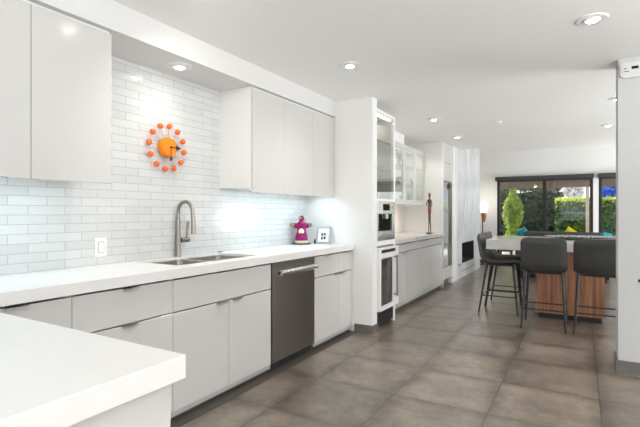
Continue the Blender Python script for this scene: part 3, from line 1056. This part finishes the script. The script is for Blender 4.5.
obj('grille', MB().box(TF - 0.03, TF - 0.01, ya, yb + 0.02, 0.03, 0.17).box(TF - 0.01, TF - 0.004, ya, yb + 0.02, 0.05, 0.062).box(TF - 0.01, TF - 0.004, ya, yb + 0.02, 0.08, 0.092).box(TF - 0.01, TF - 0.004, ya, yb + 0.02, 0.11, 0.122).box(TF - 0.01, TF - 0.004, ya, yb + 0.02, 0.14, 0.152)
    .box(TF - 0.05, TF - 0.03, ya, yb, 0.0, 0.03), 'kick', t, label='black ventilation grille')

# ------------------------------------------------------------------ second run: base cabinets, worktop, glass wall cabinets
BF = -1.985
base_cabinet(4.92, 6.165, 'white base cabinet beside the wine cooler', [('drawer', 4.925, 6.165, 0.745, ZT, 5.45), ('door', 4.925, 5.60, 0.105, 0.738, 5.54), ('door', 5.60, 6.165, 0.105, 0.738, 5.66)], xf=BF, xb=-2.64, kz=0.103)
base_cabinet(6.165, 7.408, 'white base cabinet below the slim bronze statue', [('drawer', 6.165, 7.405, 0.745, ZT, 6.5), ('door', 6.165, 6.79, 0.105, 0.738, None), ('door', 6.79, 7.405, 0.105, 0.738, None)], xf=BF, xb=-2.64, kz=0.103)
tag(obj('countertop', MB().box(WX + 0.007, -1.955, 4.919, 7.409, 0.86, CT, 0.002, 1), 'marble'), 'pale grey worktop under the glass-fronted wall cabinets', 'countertop')
z0, z1 = 1.375, 2.275
def glass_cabinet(y0, y1, n, label):
    t = thing('glass_cabinet', label, 'cabinet', ((WX + UF) / 2, (y0 + y1) / 2, z0))
    c = MB()
    c.box(WX + 0.002, UF - 0.022, y0 + 0.001, y0 + 0.018, z0, z1).box(WX + 0.002, UF - 0.022, y1 - 0.018, y1 - 0.001, z0, z1)
    c.box(WX + 0.002, UF - 0.022, y0 + 0.018, y1 - 0.018, z0, z0 + 0.02).box(WX + 0.002, UF - 0.022, y0 + 0.018, y1 - 0.018, z1 - 0.02, z1)
    c.box(WX + 0.007, WX + 0.015, y0 + 0.018, y1 - 0.018, z0 + 0.02, z1 - 0.02)
    obj('carcass', c, 'cab_side', t)
    for z in (1.68, 1.97):
        obj('glass_shelf', MB().box(WX + 0.02, UF - 0.04, y0 + 0.02, y1 - 0.02, z, z + 0.008), 'glass', t)
    w = (y1 - y0) / n
    for k in range(n):
        a, b = y0 + k * w + 0.001, y0 + (k + 1) * w - 0.001
        d = obj('door', MB().frame('x', a, b, z0, z1, UF - 0.02, UF, (0.06, 0.06, 0.075, 0.075)), 'cab', t)
        obj('door_pane', MB().box(UF - 0.012, UF - 0.007, a + 0.06, b - 0.06, z0 + 0.075, z1 - 0.075), 'glass', d)
        hy_ = b - 0.05 if k % 2 == 0 else a + 0.05
    light('cabinet_lamp', 'AREA', (0.05, 0, z1 - z0 - 0.03), (0, 0, 0), 6.0, (1, 0.93, 0.84), t, shape='RECTANGLE', size=0.05, size_y=(y1 - y0) * 0.7)
    return t


glass_cabinet(4.925, 5.93, 2, 'glass-fronted wall cabinet hidden behind the tall display cabinet')
glass_cabinet(5.93, 7.405, 3, 'white glass-fronted wall cabinet next to the slim bronze statue')
for i, (gy_, gz_, h_, r_, lab) in enumerate(((6.12, 1.978, 0.15, 0.035, 'glass on the top shelf nearest the tall display cabinet'), (6.25, 1.688, 0.13, 0.035, 'glass on the middle shelf nearest the tall display cabinet'),
                                           (6.62, 1.978, 0.16, 0.04, 'tall glass on the top shelf behind the middle glass door'), (6.70, 1.395, 0.13, 0.035, 'glass at the bottom behind the middle glass door'), (6.58, 1.688, 0.12, 0.04, 'glass on the middle shelf behind the middle glass door'),
                                           (7.10, 1.395, 0.18, 0.035, 'tall glass at the bottom behind the last glass door'), (7.22, 1.688, 0.13, 0.035, 'glass on the middle shelf behind the last glass door'))):
    tag(obj('drinking_glass', MB().lathe([(r_ * .8, 0.0), (r_ * .85, 0.004), (r_, h_), (r_ * .93, h_), (r_ * .8, 0.012), (0.0, 0.01)], (-2.44, gy_, gz_ + 0.0005), 16), 'glass_ware', None, 40), lab, 'glass', 'glassware in the wall cabinets')
for y_, lab in ((5.6, 'under-cabinet puck light hidden by the tall display cabinet'), (6.35, 'warm puck light under the glass-fronted wall cabinet'), (7.0, 'warm puck light nearest the slim bronze statue')):
    t = thing('puck_light', lab, 'light', (-2.46, y_, 1.375))
    obj('puck_ring', MB().lathe([(0.028, -0.008), (0.034, -0.006), (0.034, 0.0)], (-2.46, y_, 1.375), 20), 'chrome', t, 40)
    obj('puck_lens', MB().lathe([(0.0, -0.010), (0.024, -0.009), (0.026, -0.007)], (-2.46, y_, 1.375), 18), 'ledwarm', t, 40)
    light('puck_lamp', 'SPOT', (0, 0, -0.02), (0, 0, 0), 4, (1, 0.86, 0.72), t, spot_size=math.radians(140), spot_blend=0.8, shadow_soft_size=0.03)

# tall cabinet beyond the counter
struct('wall_end', MB().box(WX, -1.978, 7.41, 7.44, 0, CH, 0.002, 1), 'wall')
t = thing('tall_cabinet', 'tall white built-in cabinet with dark framed glass door', 'cabinet', (-2.3, 7.72, 0))
obj('carcass', MB().box(WX + 0.004, -2.02, 7.442, 8.018, 0.11, CH - 0.001), 'cab_side', t)
obj('upper_door', MB().box(-2.02, -1.985, 7.443, 8.016, 2.10, CH - 0.004, 0.002, 1).box(-2.02, -1.985, 7.443, 8.016, 1.79, 2.094, 0.002, 1), 'cab', t)
obj('lower_door', MB().box(-2.02, -1.985, 7.443, 8.016, 0.12, 0.32, 0.002, 1), 'cab', t)
gdo = obj('glass_door', MB().frame('x', 7.445, 8.014, 0.325, 1.785, -2.02, -1.98, (0.012, 0.20, 0.012, 0.012)), 'steel_d', t, label='dark steel door frame')
obj('door_glass', MB().box(-2.018, -1.995, 7.457, 7.814, 0.337, 1.773), mat('pale_reflection_glass', (0.62, 0.65, 0.67), 0.08, 0.25), gdo, label='glass with a pale reflection in its colour')  # pale reflection painted into the glass colour
for zz in (0.70, 1.28):
    obj('door_rail', MB().box(-1.996, -1.985, 7.457, 7.814, zz, zz + 0.025), 'steel', gdo)
obj('control_box', MB().box(-1.98, -1.965, 7.72, 7.84, 1.66, 1.74, 0.003, 1), 'kick', gdo)
obj('plinth', MB().box(-2.08, -2.05, 7.442, 8.018, 0, 0.11), 'tilebase', t)

# statue
sx_, sy_ = -2.09, 7.03
t = thing('statue', 'slim bronze figure statue standing on the pale grey worktop', 'statue', (sx_, sy_, CT))
obj('base', MB().box(sx_ - 0.05, sx_ + 0.05, sy_ - 0.075, sy_ + 0.075, CT, CT + 0.02, 0.004), 'bronze', t)
bm_ = MB()
def limb(pts, rad):
    bm_.tube([Vector((sx_ + a * av.x + c * 0.3, sy_ + a * av.y + c, CT + z)) for a, c, z in pts], rad, 10)
limb([(-0.018, 0, 0.018), (-0.016, 0, 0.13), (-0.012, 0, 0.27), (-0.012, 0, 0.36)], [0.010, 0.012, 0.015, 0.018])
limb([(0.026, 0, 0.018), (0.020, 0, 0.13), (0.012, 0, 0.27), (0.010, 0, 0.36)], [0.010, 0.012, 0.015, 0.018])
limb([(0, 0, 0.46), (0.0, 0, 0.53), (0.0, 0, 0.575), (0, 0, 0.60), (0, 0, 0.63)], [0.028, 0.035, 0.038, 0.016, 0.013])
limb([(-0.033, 0, 0.575), (-0.075, 0, 0.515), (-0.035, -0.01, 0.475)], [0.012, 0.010, 0.009])
limb([(0.033, 0, 0.575), (0.052, 0, 0.50), (0.032, -0.02, 0.44)], [0.012, 0.010, 0.009])
obj('figure', bm_, 'bronze', t, 60)
obj('skirt', MB().tube([(sx_, sy_, CT + 0.30), (sx_, sy_, CT + 0.36), (sx_, sy_, CT + 0.43), (sx_, sy_, CT + 0.47)], [0.020, 0.034, 0.040, 0.029], 14), 'rust', t, 60, label='rust red skirt')
obj('head', MB().ball((sx_, sy_, CT + 0.655), 0.030, 14, 0.9, 0.9, 1.15), 'bronze', t, 180)
obj('headdress', MB().ball((sx_, sy_, CT + 0.685), 0.034, 14, 1.0, 1.0, 0.6), 'gold', t, 180, label='ochre headdress')

for ch in t.children:
    ch.data.transform(Matrix.Diagonal((0.72, 0.72, 0.93, 1)))

# ------------------------------------------------------------------ fireplace
FX = -1.98
t = thing('fireplace', 'tall pale stone fireplace wall with a raised square firebox', 'fireplace', (-2.4, 9.4, 0))
sur = MB()
Yf0, Yf1 = 8.392, 10.563
sur.box(-2.55, FX, Yf0, 8.79, 0, 2.735).box(-2.55, FX, 9.906, Yf1, 0, 2.735).box(-2.55, FX, 8.79, 9.906, 0, 0.27).box(-2.55, FX, 8.79, 9.906, 0.668, 2.735)
obj('surround', sur, 'stone', t)
obj('firebox', MB().box(-2.54, -2.4, 8.79, 9.906, 0.27, 0.668).box(-2.4, FX - 0.004, 8.79, 8.81, 0.27, 0.668).box(-2.4, FX - 0.004, 9.886, 9.906, 0.27, 0.668)
    .box(-2.4, FX - 0.004, 8.81, 9.886, 0.27, 0.282).box(-2.4, FX - 0.004, 8.81, 9.886, 0.656, 0.668), 'firebox_grey', t, label='dark firebox lining')
obj('burner', MB().box(-2.3, -2.15, 8.95, 9.75, 0.282, 0.31, 0.005), 'black', t)
obj('hearth_trim', MB().box(FX - 0.002, FX + 0.012, 8.75, 9.95, 0.125, 0.14), 'plinth', t)
ow = MB().box(FX, FX + 0.006, 8.50, 8.53, 0.25, 0.285).box(FX, FX + 0.006, 8.60, 8.63, 0.25, 0.285)
obj('switch_key', ow, 'kick', t)

# floor lamp beyond the fireplace
lx, ly = -2.02, 11.25
t = thing('floor_lamp', 'slim lamp with glowing white shade and amber cone beside the fireplace', 'lamp', (lx, ly, 0))
obj('base', MB().lathe([(0.11, 0), (0.11, 0.012), (0.02, 0.02), (0.0, 0.02)], (lx - 0.03, ly, 0), 24), 'black', t, 40)
obj('pole', MB().tube([(lx - 0.03, ly, 0.01), (lx - 0.03, ly, 1.12), (lx, ly, 1.16)], 0.013, 10), 'black', t, 60)
obj('cone', MB().lathe([(0.025, 0.0), (0.05, 0.09), (0.07, 0.22), (0.0, 0.221)], (lx, ly, 1.03), 24), 'amber', t, 40, label='amber wooden cone')
obj('lamp_shade', MB().lathe([(0.07, 0.0), (0.085, 0.12), (0.075, 0.27), (0.0, 0.28)], (lx, ly, 1.252), 24), 'lampglass', t, 60, label='glowing white shade')
light('lamp_glow', 'POINT', (0, 0, 1.62), (0, 0, 0), 1.6, (1, 0.88, 0.72), t, shadow_soft_size=0.06)

# ------------------------------------------------------------------ bar table
TX0, TX1, TY0, TY1 = -1.016, 0.80, 5.80, 6.86
t = thing('bar_table', 'bar-height island table with thick grey top and slatted walnut base', 'table', (-0.12, 6.33, 0))
obj('tabletop', MB().box(TX0, TX1, TY0, TY1, 0.798, 0.92, 0.004), 'marble', t, label='thick pale grey stone top')
bs = MB()
bx0, bx1, by0, by1 = -0.47, 0.23, 5.90, 6.76
bs.box(bx0 + 0.008, bx1 - 0.008, by0 + 0.008, by1 - 0.008, 0.06, 0.797)
n_ = 25
for k in range(n_):
    a = bx0 + (bx1 - bx0) * k / n_
    bs.box(a + 0.002, a + (bx1 - bx0) / n_ - 0.002, by0, by0 + 0.012, 0.06, 0.797)
    bs.box(a + 0.002, a + (bx1 - bx0) / n_ - 0.002, by1 - 0.012, by1, 0.06, 0.797)
n2 = 30
for k in range(n2):
    a = by0 + 0.012 + (by1 - by0 - 0.024) * k / n2
    bs.box(bx0, bx0 + 0.012, a + 0.002, a + (by1 - by0 - 0.024) / n2 - 0.002, 0.06, 0.797)
    bs.box(bx1 - 0.012, bx1, a + 0.002, a + (by1 - by0 - 0.024) / n2 - 0.002, 0.06, 0.797)
obj('base', bs, 'walnut', t, label='walnut base with vertical slats')
obj('kick', MB().box(bx0 + 0.03, bx1 - 0.03, by0 + 0.03, by1 - 0.03, 0, 0.06), 'kick', t, label='black recessed kick')

# patterned bowl on the table
tag(obj('serving_bowl', MB().lathe([(0.16, 0.0), (0.20, 0.004), (0.37, 0.028), (0.405, 0.036), (0.40, 0.040), (0.35, 0.033), (0.19, 0.012), (0.0, 0.010)], (0.0, 6.36, 0.9202), 40, None, 1.0, 0.62), 'throw', None, 60),
    'long shallow black and white patterned bowl on the bar table', 'bowl')

# ------------------------------------------------------------------ bar stools
def stool_shell():
    # side profile, inner surface from seat front to back top (y, z); the sitter faces +y
    prof = [(0.225, 0.640), (0.205, 0.656), (0.14, 0.660), (0.06, 0.656), (-0.03, 0.652), (-0.10, 0.656), (-0.155, 0.676), (-0.19, 0.715), (-0.208, 0.77), (-0.222, 0.84), (-0.236, 0.91), (-0.248, 0.965), (-0.253, 0.985)]
    # resample
    def samp(pr, n):
        L = [0]
        for a, b in zip(pr, pr[1:]):
            L.append(L[-1] + math.dist(a, b))
        out = []
        for i in range(n):
            s = L[-1] * i / (n - 1)
            k = max(j for j in range(len(L)) if L[j] <= s + 1e-9)
            k = min(k, len(pr) - 2)
            f = (s - L[k]) / (L[k + 1] - L[k])
            out.append((pr[k][0] + f * (pr[k + 1][0] - pr[k][0]), pr[k][1] + f * (pr[k + 1][1] - pr[k][1]), s / L[-1]))
        return out
    S = samp(prof, 46)
    NW = 16
    inner, outer = [], []
    bm = bmesh.new()
    for i, (y, z, u) in enumerate(S):
        a = S[max(0, i - 1)]
        b = S[min(len(S) - 1, i + 1)]
        ty, tz = b[0] - a[0], b[1] - a[1]
        l_ = math.hypot(ty, tz)
        ny, nz_ = tz / l_, -ty / l_         # points to the sitter's side / up
        if nz_ < 0 and u < 0.4:
            ny, nz_ = -ny, -nz_
        hw = 0.220
        # rounded corners at both ends
        for e0 in (u, 1 - u):
            d = e0 / 0.085
            if d < 1:
                hw -= 0.055 * (1 - math.sqrt(max(0, 1 - (1 - d) ** 2)))
        rib = 0.004 * abs(math.sin(u * PI * 13))
        th = 0.052 + 0.022 * math.exp(-((u - 0.45) / 0.25) ** 2)
        if u > 0.93:
            th *= 0.55 + 0.45 * (1 - u) / 0.07
        if u < 0.05:
            th *= 0.55 + 0.45 * u / 0.05
        ri, ro = [], []
        for k in range(NW + 1):
            w = -1 + 2 * k / NW
            x = hw * w
            edge = abs(w) ** 5
            cup = 0.020 * w * w                # sides wrap towards the sitter
            yi = y + ny * (cup + rib * (1 - edge) - 0.012 * edge)
            zi = z + nz_ * (cup + rib * (1 - edge) - 0.012 * edge)
            tt = th * (1 - 0.45 * edge)
            yo = y + ny * (cup - tt)
            zo = z + nz_ * (cup - tt)
            ri.append(bm.verts.new((x, yi, zi)))
            ro.append(bm.verts.new((x, yo, zo)))
        inner.append(ri)
        outer.append(ro)
    n = len(S)
    for i in range(n - 1):
        for k in range(NW):
            bm.faces.new((inner[i][k], inner[i][k + 1], inner[i + 1][k + 1], inner[i + 1][k]))
            bm.faces.new((outer[i][k], outer[i + 1][k], outer[i + 1][k + 1], outer[i][k + 1]))
        for k in (0, NW):
            bm.faces.new((inner[i][k], inner[i + 1][k], outer[i + 1][k], outer[i][k]))
    for i in (0, n - 1):
        for k in range(NW):
            bm.faces.new((inner[i][k], inner[i][k + 1], outer[i][k + 1], outer[i][k]))
    mb = MB()
    mb.bm.free()
    mb.bm = bm
    return mb


def make_stool(label):
    t = thing('bar_stool', label, 'bar stool', (0, 0, 0))
    obj('seat_shell', stool_shell(), 'leather', t, 50, label='dark grey padded seat shell')
    for sx, sy in ((-1, -1), (1, -1), (-1, 1), (1, 1)):
        top = (sx * 0.175, -0.150 if sy < 0 else 0.150, 0.615)
        bot = (sx * 0.212, -0.245 if sy < 0 else 0.205, 0.0)
        obj('leg', MB().tube([top, bot], [0.0165, 0.0095], 12), 'legmetal', t, 60)

    def at(sx, sy, z):
        f = 1 - z / 0.615
        a = (sx * 0.175, -0.150 if sy < 0 else 0.150)
        b = (sx * 0.212, -0.245 if sy < 0 else 0.205)
        return (a[0] + f * (b[0] - a[0]), a[1] + f * (b[1] - a[1]), z)
    for p, q in (((-1, -1), (1, -1)), ((-1, 1), (1, 1)), ((-1, -1), (-1, 1)), ((1, -1), (1, 1))):
        obj('foot_rail', MB().tube([at(*p, 0.215), at(*q, 0.215)], 0.007, 10), 'legmetal', t, 60)
    obj('seat_frame', MB().box(-0.18, 0.18, -0.15, 0.155, 0.592, 0.606, 0.004, 1), 'legmetal', t)
    return t


st = make_stool('grey bar stool seen from behind, in front of the walnut slats')
st.location = (-0.345, 5.485, 0)
copy_tree(st, (0.152, 5.505, 0), 0, 'grey bar stool seen from behind, half hidden by the white wall end')
copy_tree(st, (-0.865, 6.05, 0), -PI / 2, 'grey bar stool seen side-on at the near end of the left table side')
copy_tree(st, (-0.865, 6.52, 0), -PI / 2, 'grey bar stool seen side-on, partly behind another at the left table side')

# ------------------------------------------------------------------ living room: loveseat, throw and cushions
t = thing('loveseat', 'charcoal sofa with its back to the bar table, facing the garden', 'sofa', (-0.3, 9.75, 0))
obj('backrest', MB().box(-0.95, 0.33, 9.30, 9.52, 0.22, 0.895, 0.05, 4), 'sofa', t, 40)
obj('seat', MB().box(-0.95, 0.33, 9.52, 10.25, 0.22, 0.45, 0.05, 4), 'sofa', t, 40)
obj('armrest', MB().box(-1.10, -0.95, 9.30, 10.25, 0.12, 0.62, 0.05, 4), 'sofa', t, 40)
obj('armrest', MB().box(0.33, 0.48, 9.30, 10.25, 0.12, 0.62, 0.05, 4), 'sofa', t, 40)
obj('base', MB().box(-1.05, 0.43, 9.34, 10.2, 0.06, 0.22), 'kick', t)
for xx in (-1.0, 0.38):
    for yy in (9.38, 10.14):
        obj('leg', MB().tube([(xx, yy, 0.07), (xx, yy, 0)], 0.02, 10), 'black', t)
def cushion(c, w, h, d, rot, m, m2, label, cat='cushion'):
    t = thing('cushion', label, cat, c)
    mtx = Matrix.Translation(c) @ rot.to_4x4()
    b = bmesh.new()
    bmesh.ops.create_cube(b, size=1.0)
    bmesh.ops.subdivide_edges(b, edges=list(b.edges), cuts=7, use_grid_fill=True)
    for v in b.verts:
        x, z = v.co.x * 2, v.co.z * 2
        puff = (1 - x ** 4 * 0.92) * (1 - z ** 4 * 0.92)
        v.co = Vector((v.co.x * w * (1 - 0.06 * (1 - z * z)), v.co.y * d * (0.12 + 0.88 * puff), v.co.z * h * (1 - 0.06 * (1 - x * x))))
    mb = MB()
    mb._join(b, mtx)
    obj('cover', mb, m, t, 180)
    p = MB()
    p.box(-w / 2 * 0.97, w / 2 * 0.97, -d * 0.05, d * 0.05, h / 2 * 0.94, h / 2 * 1.0, 0.002, 1, mtx)
    obj('piping', p, m2, t)
    return t


from mathutils import Euler
cushion((-0.985, 9.72, 0.805), 0.20, 0.27, 0.09, Euler((math.radians(10), math.radians(-28), 0)).to_matrix(), 'teal', 'whitefab', 'teal and white cushion tilted on the left arm of the charcoal sofa')
cushion((-0.18, 9.70, 0.735), 0.34, 0.40, 0.12, Euler((math.radians(12), math.radians(35), 0)).to_matrix(), 'yellow', 'yellow', 'bright yellow cushion showing above the charcoal sofa back')
cushion((0.395, 9.62, 0.768), 0.14, 0.24, 0.09, Euler((math.radians(12), math.radians(12), 0)).to_matrix(), 'cyan', 'cyan', 'small cyan cushion on the right arm of the charcoal sofa')

# ------------------------------------------------------------------ control panel and small fitting on the white wall end
py = 4.17
t = thing('control_panel', 'white climate control panel with dark display high on the wall end', 'control panel', (0.33, py, 2.34))
poly = []
X0_, X1_, Z0_, Z1_ = 0.262, 0.50, 2.285, 2.402
r_ = 0.035
for cx_, cz_, a0 in ((X1_ - r_, Z1_ - r_ * .4, 0), (X0_ + r_, Z1_ - r_ * .4, PI / 2), (X0_ + r_, Z0_ + r_, PI), (X1_ - r_, Z0_ + r_, 1.5 * PI)):
    for k in range(7):
        a = a0 + PI / 2 * k / 6
        rr_ = r_ * (0.4 if cz_ > 2.34 else 1)
        poly.append((cx_ + r_ * math.cos(a), cz_ + rr_ * math.sin(a)))
xz = Matrix(((1, 0, 0, 0), (0, 0, 1, 0), (0, 1, 0, 0), (0, 0, 0, 1)))
obj('case', MB().prism(poly, py - 0.022, py, mtx=xz), 'panelgrey', t)
obj('face_plate', MB().prism([(0.38 + (a - 0.38) * 0.9, 2.343 + (b - 2.343) * 0.78) for a, b in poly], py - 0.026, py - 0.022, mtx=xz), 'panelgrey', t)
obj('display', MB().box(0.335, 0.378, py - 0.0285, py - 0.026, 2.347, 2.367), 'blackgloss', t, label='small black display')
kb = [(0.285, 0.303, 2.352, 2.358), (0.288, 0.318, 2.331, 2.336), (0.39, 0.394, 2.349, 2.365)]
for a, b, c, d in kb:
    obj('button', MB().box(a, b, py - 0.0285, py - 0.026, c, d), 'photo', t)
t = thing('wall_hook', 'small black fitting on the white wall end at the right picture edge', 'wall fitting', (0.40, py, 0.725))
obj('hook_plate', MB().box(0.376, 0.43, py - 0.008, py, 0.715, 0.738, 0.002, 1), 'black', t)
obj('hook_peg', MB().tube([(0.40, py - 0.008, 0.725), (0.40, py - 0.03, 0.722)], 0.006, 10), 'black', t)

# ------------------------------------------------------------------ garden
struct('ground_patio', MB().box(-9, 9, 11.76, 30, -0.14, -0.03), 'concrete')
struct('roof_patio', MB().box(-6, 6, 11.76, 14.15, 2.16, 2.28), 'stucco')
struct('beam_patio', MB().box(-6, 6, 14.05, 14.25, 1.96, 2.16), 'beam')
struct('post_patio', MB().box(0.11, 0.19, 14.08, 14.2, -0.03, 1.96), 'stucco')


def leaves(centres, size, mtx_rand=True):
    b = bmesh.new()
    for (x, y, z) in centres:
        s = size * random.uniform(0.7, 1.3)
        a, e = random.uniform(0, 2 * PI), random.uniform(-1.1, 1.1)
        d = Vector((math.cos(a) * math.cos(e), math.sin(a) * math.cos(e), math.sin(e)))
        q = Vector((random.uniform(-1, 1), random.uniform(-1, 1), random.uniform(-1, 1)))
        w = d.cross(q)
        if w.length < 1e-3:
            continue
        w.normalize()
        c = Vector((x, y, z))
        v = [b.verts.new(c - d * s * 0.5), b.verts.new(c + w * s * 0.3), b.verts.new(c + d * s * 0.5), b.verts.new(c - w * s * 0.3)]
        b.faces.new(v)
    mb = MB()
    mb.bm.free()
    mb.bm = b
    return mb


def lumpy(x0, x1, y0, y1, z0, z1, n, lump):
    out = []
    for _ in range(n):
        side = random.random()
        if side < 0.62:
            x, z = random.uniform(x0, x1), random.uniform(z0, z1)
            y = y0 + lump * (0.5 + 0.5 * math.sin(x * 5.3 + z * 4.1)) * random.random() - random.uniform(0, 0.05)
        else:
            x, y = random.uniform(x0, x1), random.uniform(y0, y1)
            z = z1 + random.uniform(-0.08, 0.04) + 0.05 * math.sin(x * 4)
        out.append((x, y, z))
    return out


def hedge(x0, x1, y0, y1, z1, n, label, top=True, m='leaf_hedge'):
    t = thing('hedge', label, 'hedge', ((x0 + x1) / 2, (y0 + y1) / 2, -0.03))
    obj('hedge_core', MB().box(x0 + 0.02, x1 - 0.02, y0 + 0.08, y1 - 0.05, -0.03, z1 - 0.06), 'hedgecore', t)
    obj('foliage', leaves(lumpy(x0, x1, y0, y1, 0.0, z1, n, 0.12), 0.13), m, t, recalc=False)
    if top:
        obj('sunlit_top', leaves([(random.uniform(x0, x1), random.uniform(y0 - 0.05, y1), z1 + random.uniform(-0.16, 0.12)) for _ in range(n // 2)], 0.13), 'leaf_top', t, recalc=False, label='yellow green top leaves, sunlight in their colour')


hedge(-0.70, 3.6, 16.0, 17.0, 1.60, 9000, 'clipped green hedge with sunlit top behind the sliding doors')
hedge(-5.0, -0.55, 17.3, 18.1, 1.95, 6000, 'taller dark green hedge behind the bright shrub', top=False, m='leaf_dark')


def shrub(cx, cy, r, h, n, m, label, name='shrub', z0=0.0):
    t = thing(name, label, name, (cx, cy, -0.03))
    obj('stem', MB().tube([(cx, cy, -0.03), (cx, cy, h * 0.7)], [0.04, 0.02], 8), 'trunk', t)
    pts = []
    for _ in range(n):
        a = random.uniform(0, 2 * PI)
        z = random.uniform(z0, h)
        rr = r * (0.72 + 0.28 * math.sin(z * 6 + a * 2)) * math.sqrt(random.uniform(0.25, 1))
        if z > h * 0.8:
            rr *= max(0.15, (h * 1.04 - z) / (h * 0.24))
        pts.append((cx + rr * math.cos(a), cy + rr * math.sin(a), z))
    obj('foliage', leaves(pts, 0.10), m, t, recalc=False)


shrub(-1.78, 14.6, 0.29, 2.02, 3800, 'leaf_bright', 'bright yellow green columnar shrub behind the left glass pane', z0=0.46)
t = thing('planter', 'pale square planter holding the bright columnar shrub', 'planter', (-1.78, 14.6, -0.03))
obj('box', MB().frame('y', -2.02, -1.50, -0.03, 0.40, 14.36, 14.84, 0.03).box(-1.99, -1.53, 14.36, 14.39, 0.0, 0.37).box(-1.99, -1.53, 14.81, 14.84, 0.0, 0.37), 'concrete', t)
obj('soil', MB().box(-1.99, -1.80, 14.39, 14.81, 0.30, 0.35).box(-1.76, -1.53, 14.39, 14.81, 0.30, 0.35).box(-1.80, -1.76, 14.39, 14.56, 0.30, 0.35).box(-1.80, -1.76, 14.64, 14.81, 0.30, 0.35), 'trunk', t)


def tree(x, y, h, r, n, m, label, size=0.25, trunk_h=None):
    t = thing('tree', label, 'tree', (x, y, -0.03))
    th0 = trunk_h or h * 0.6
    tk = MB().tube([(x, y, -0.03), (x + 0.1, y, th0 * 0.6), (x - 0.05, y, th0)], [0.13, 0.09, 0.05], 8)
    for k in range(4):
        a = k * 1.7
        tk.tube([(x, y, th0 * 0.7), (x + r * 0.6 * math.cos(a), y + r * 0.3 * math.sin(a), h * 0.95)], [0.05, 0.02], 6)
    obj('trunk', tk, 'trunk', t)
    pts = []
    for _ in range(n):
        a, e, q = random.uniform(0, 2 * PI), random.uniform(-1, 1), random.uniform(0.5, 1) ** 0.5
        c = math.sqrt(1 - e * e)
        pts.append((x + r * q * c * math.cos(a), y + r * q * c * math.sin(a), h - r * 0.3 + r * 0.75 * q * e))
    obj('crown', leaves(pts, size), m, t, recalc=False)


tree(-3.0, 19.6, 2.75, 0.8, 2000, 'leaf_tree', 'grey green tree above the dark hedge, behind the bright shrub')
tree(-1.35, 21.6, 2.95, 0.80, 1700, 'leaf_tree', 'grey green tree above the dark hedge, left of the door stile')
tree(-2.35, 24.5, 3.3, 0.9, 1500, 'leaf_tree', 'grey green tree farthest behind the dark hedge')
tree(-0.30, 23.5, 2.35, 0.40, 260, 'leaf_pale', 'pale blossoming tree above the sunlit hedge')
tree(0.62, 24.5, 3.0, 0.40, 50, 'leaf_tree', 'nearly bare tree with thin trunk above the sunlit hedge', 0.2, 3.0)
tree(1.20, 19.6, 2.25, 0.62, 1300, 'leaf_blue', 'vivid blue flowering tree behind the hedge in the right window', 0.2)

hx, hy = -0.672, 13.0
t = thing('lantern', 'brown hanging lantern under the patio roof', 'lantern', (hx, hy, 2.16))
obj('chain', MB().tube([(hx, hy, 2.16), (hx, hy, 2.11)], 0.008, 8), 'lantern', t)
obj('lantern_body', MB().lathe([(0.02, 0), (0.09, 0.03), (0.10, 0.20), (0.05, 0.27), (0.0, 0.28)], (hx, hy, 1.84), 12), 'lantern', t, 30)
t = thing('patio_stool', 'low dark stool out on the patio seen under the bar table', 'stool', (-1.75, 13.0, -0.03))
obj('stool_top', MB().box(-1.95, -1.58, 12.85, 13.2, 0.20, 0.27, 0.02), 'black', t)
for xx in (-1.9, -1.63):
    for yy in (12.9, 13.15):
        obj('leg', MB().tube([(xx, yy, -0.03), (xx, yy, 0.205)], 0.02, 8), 'black', t)
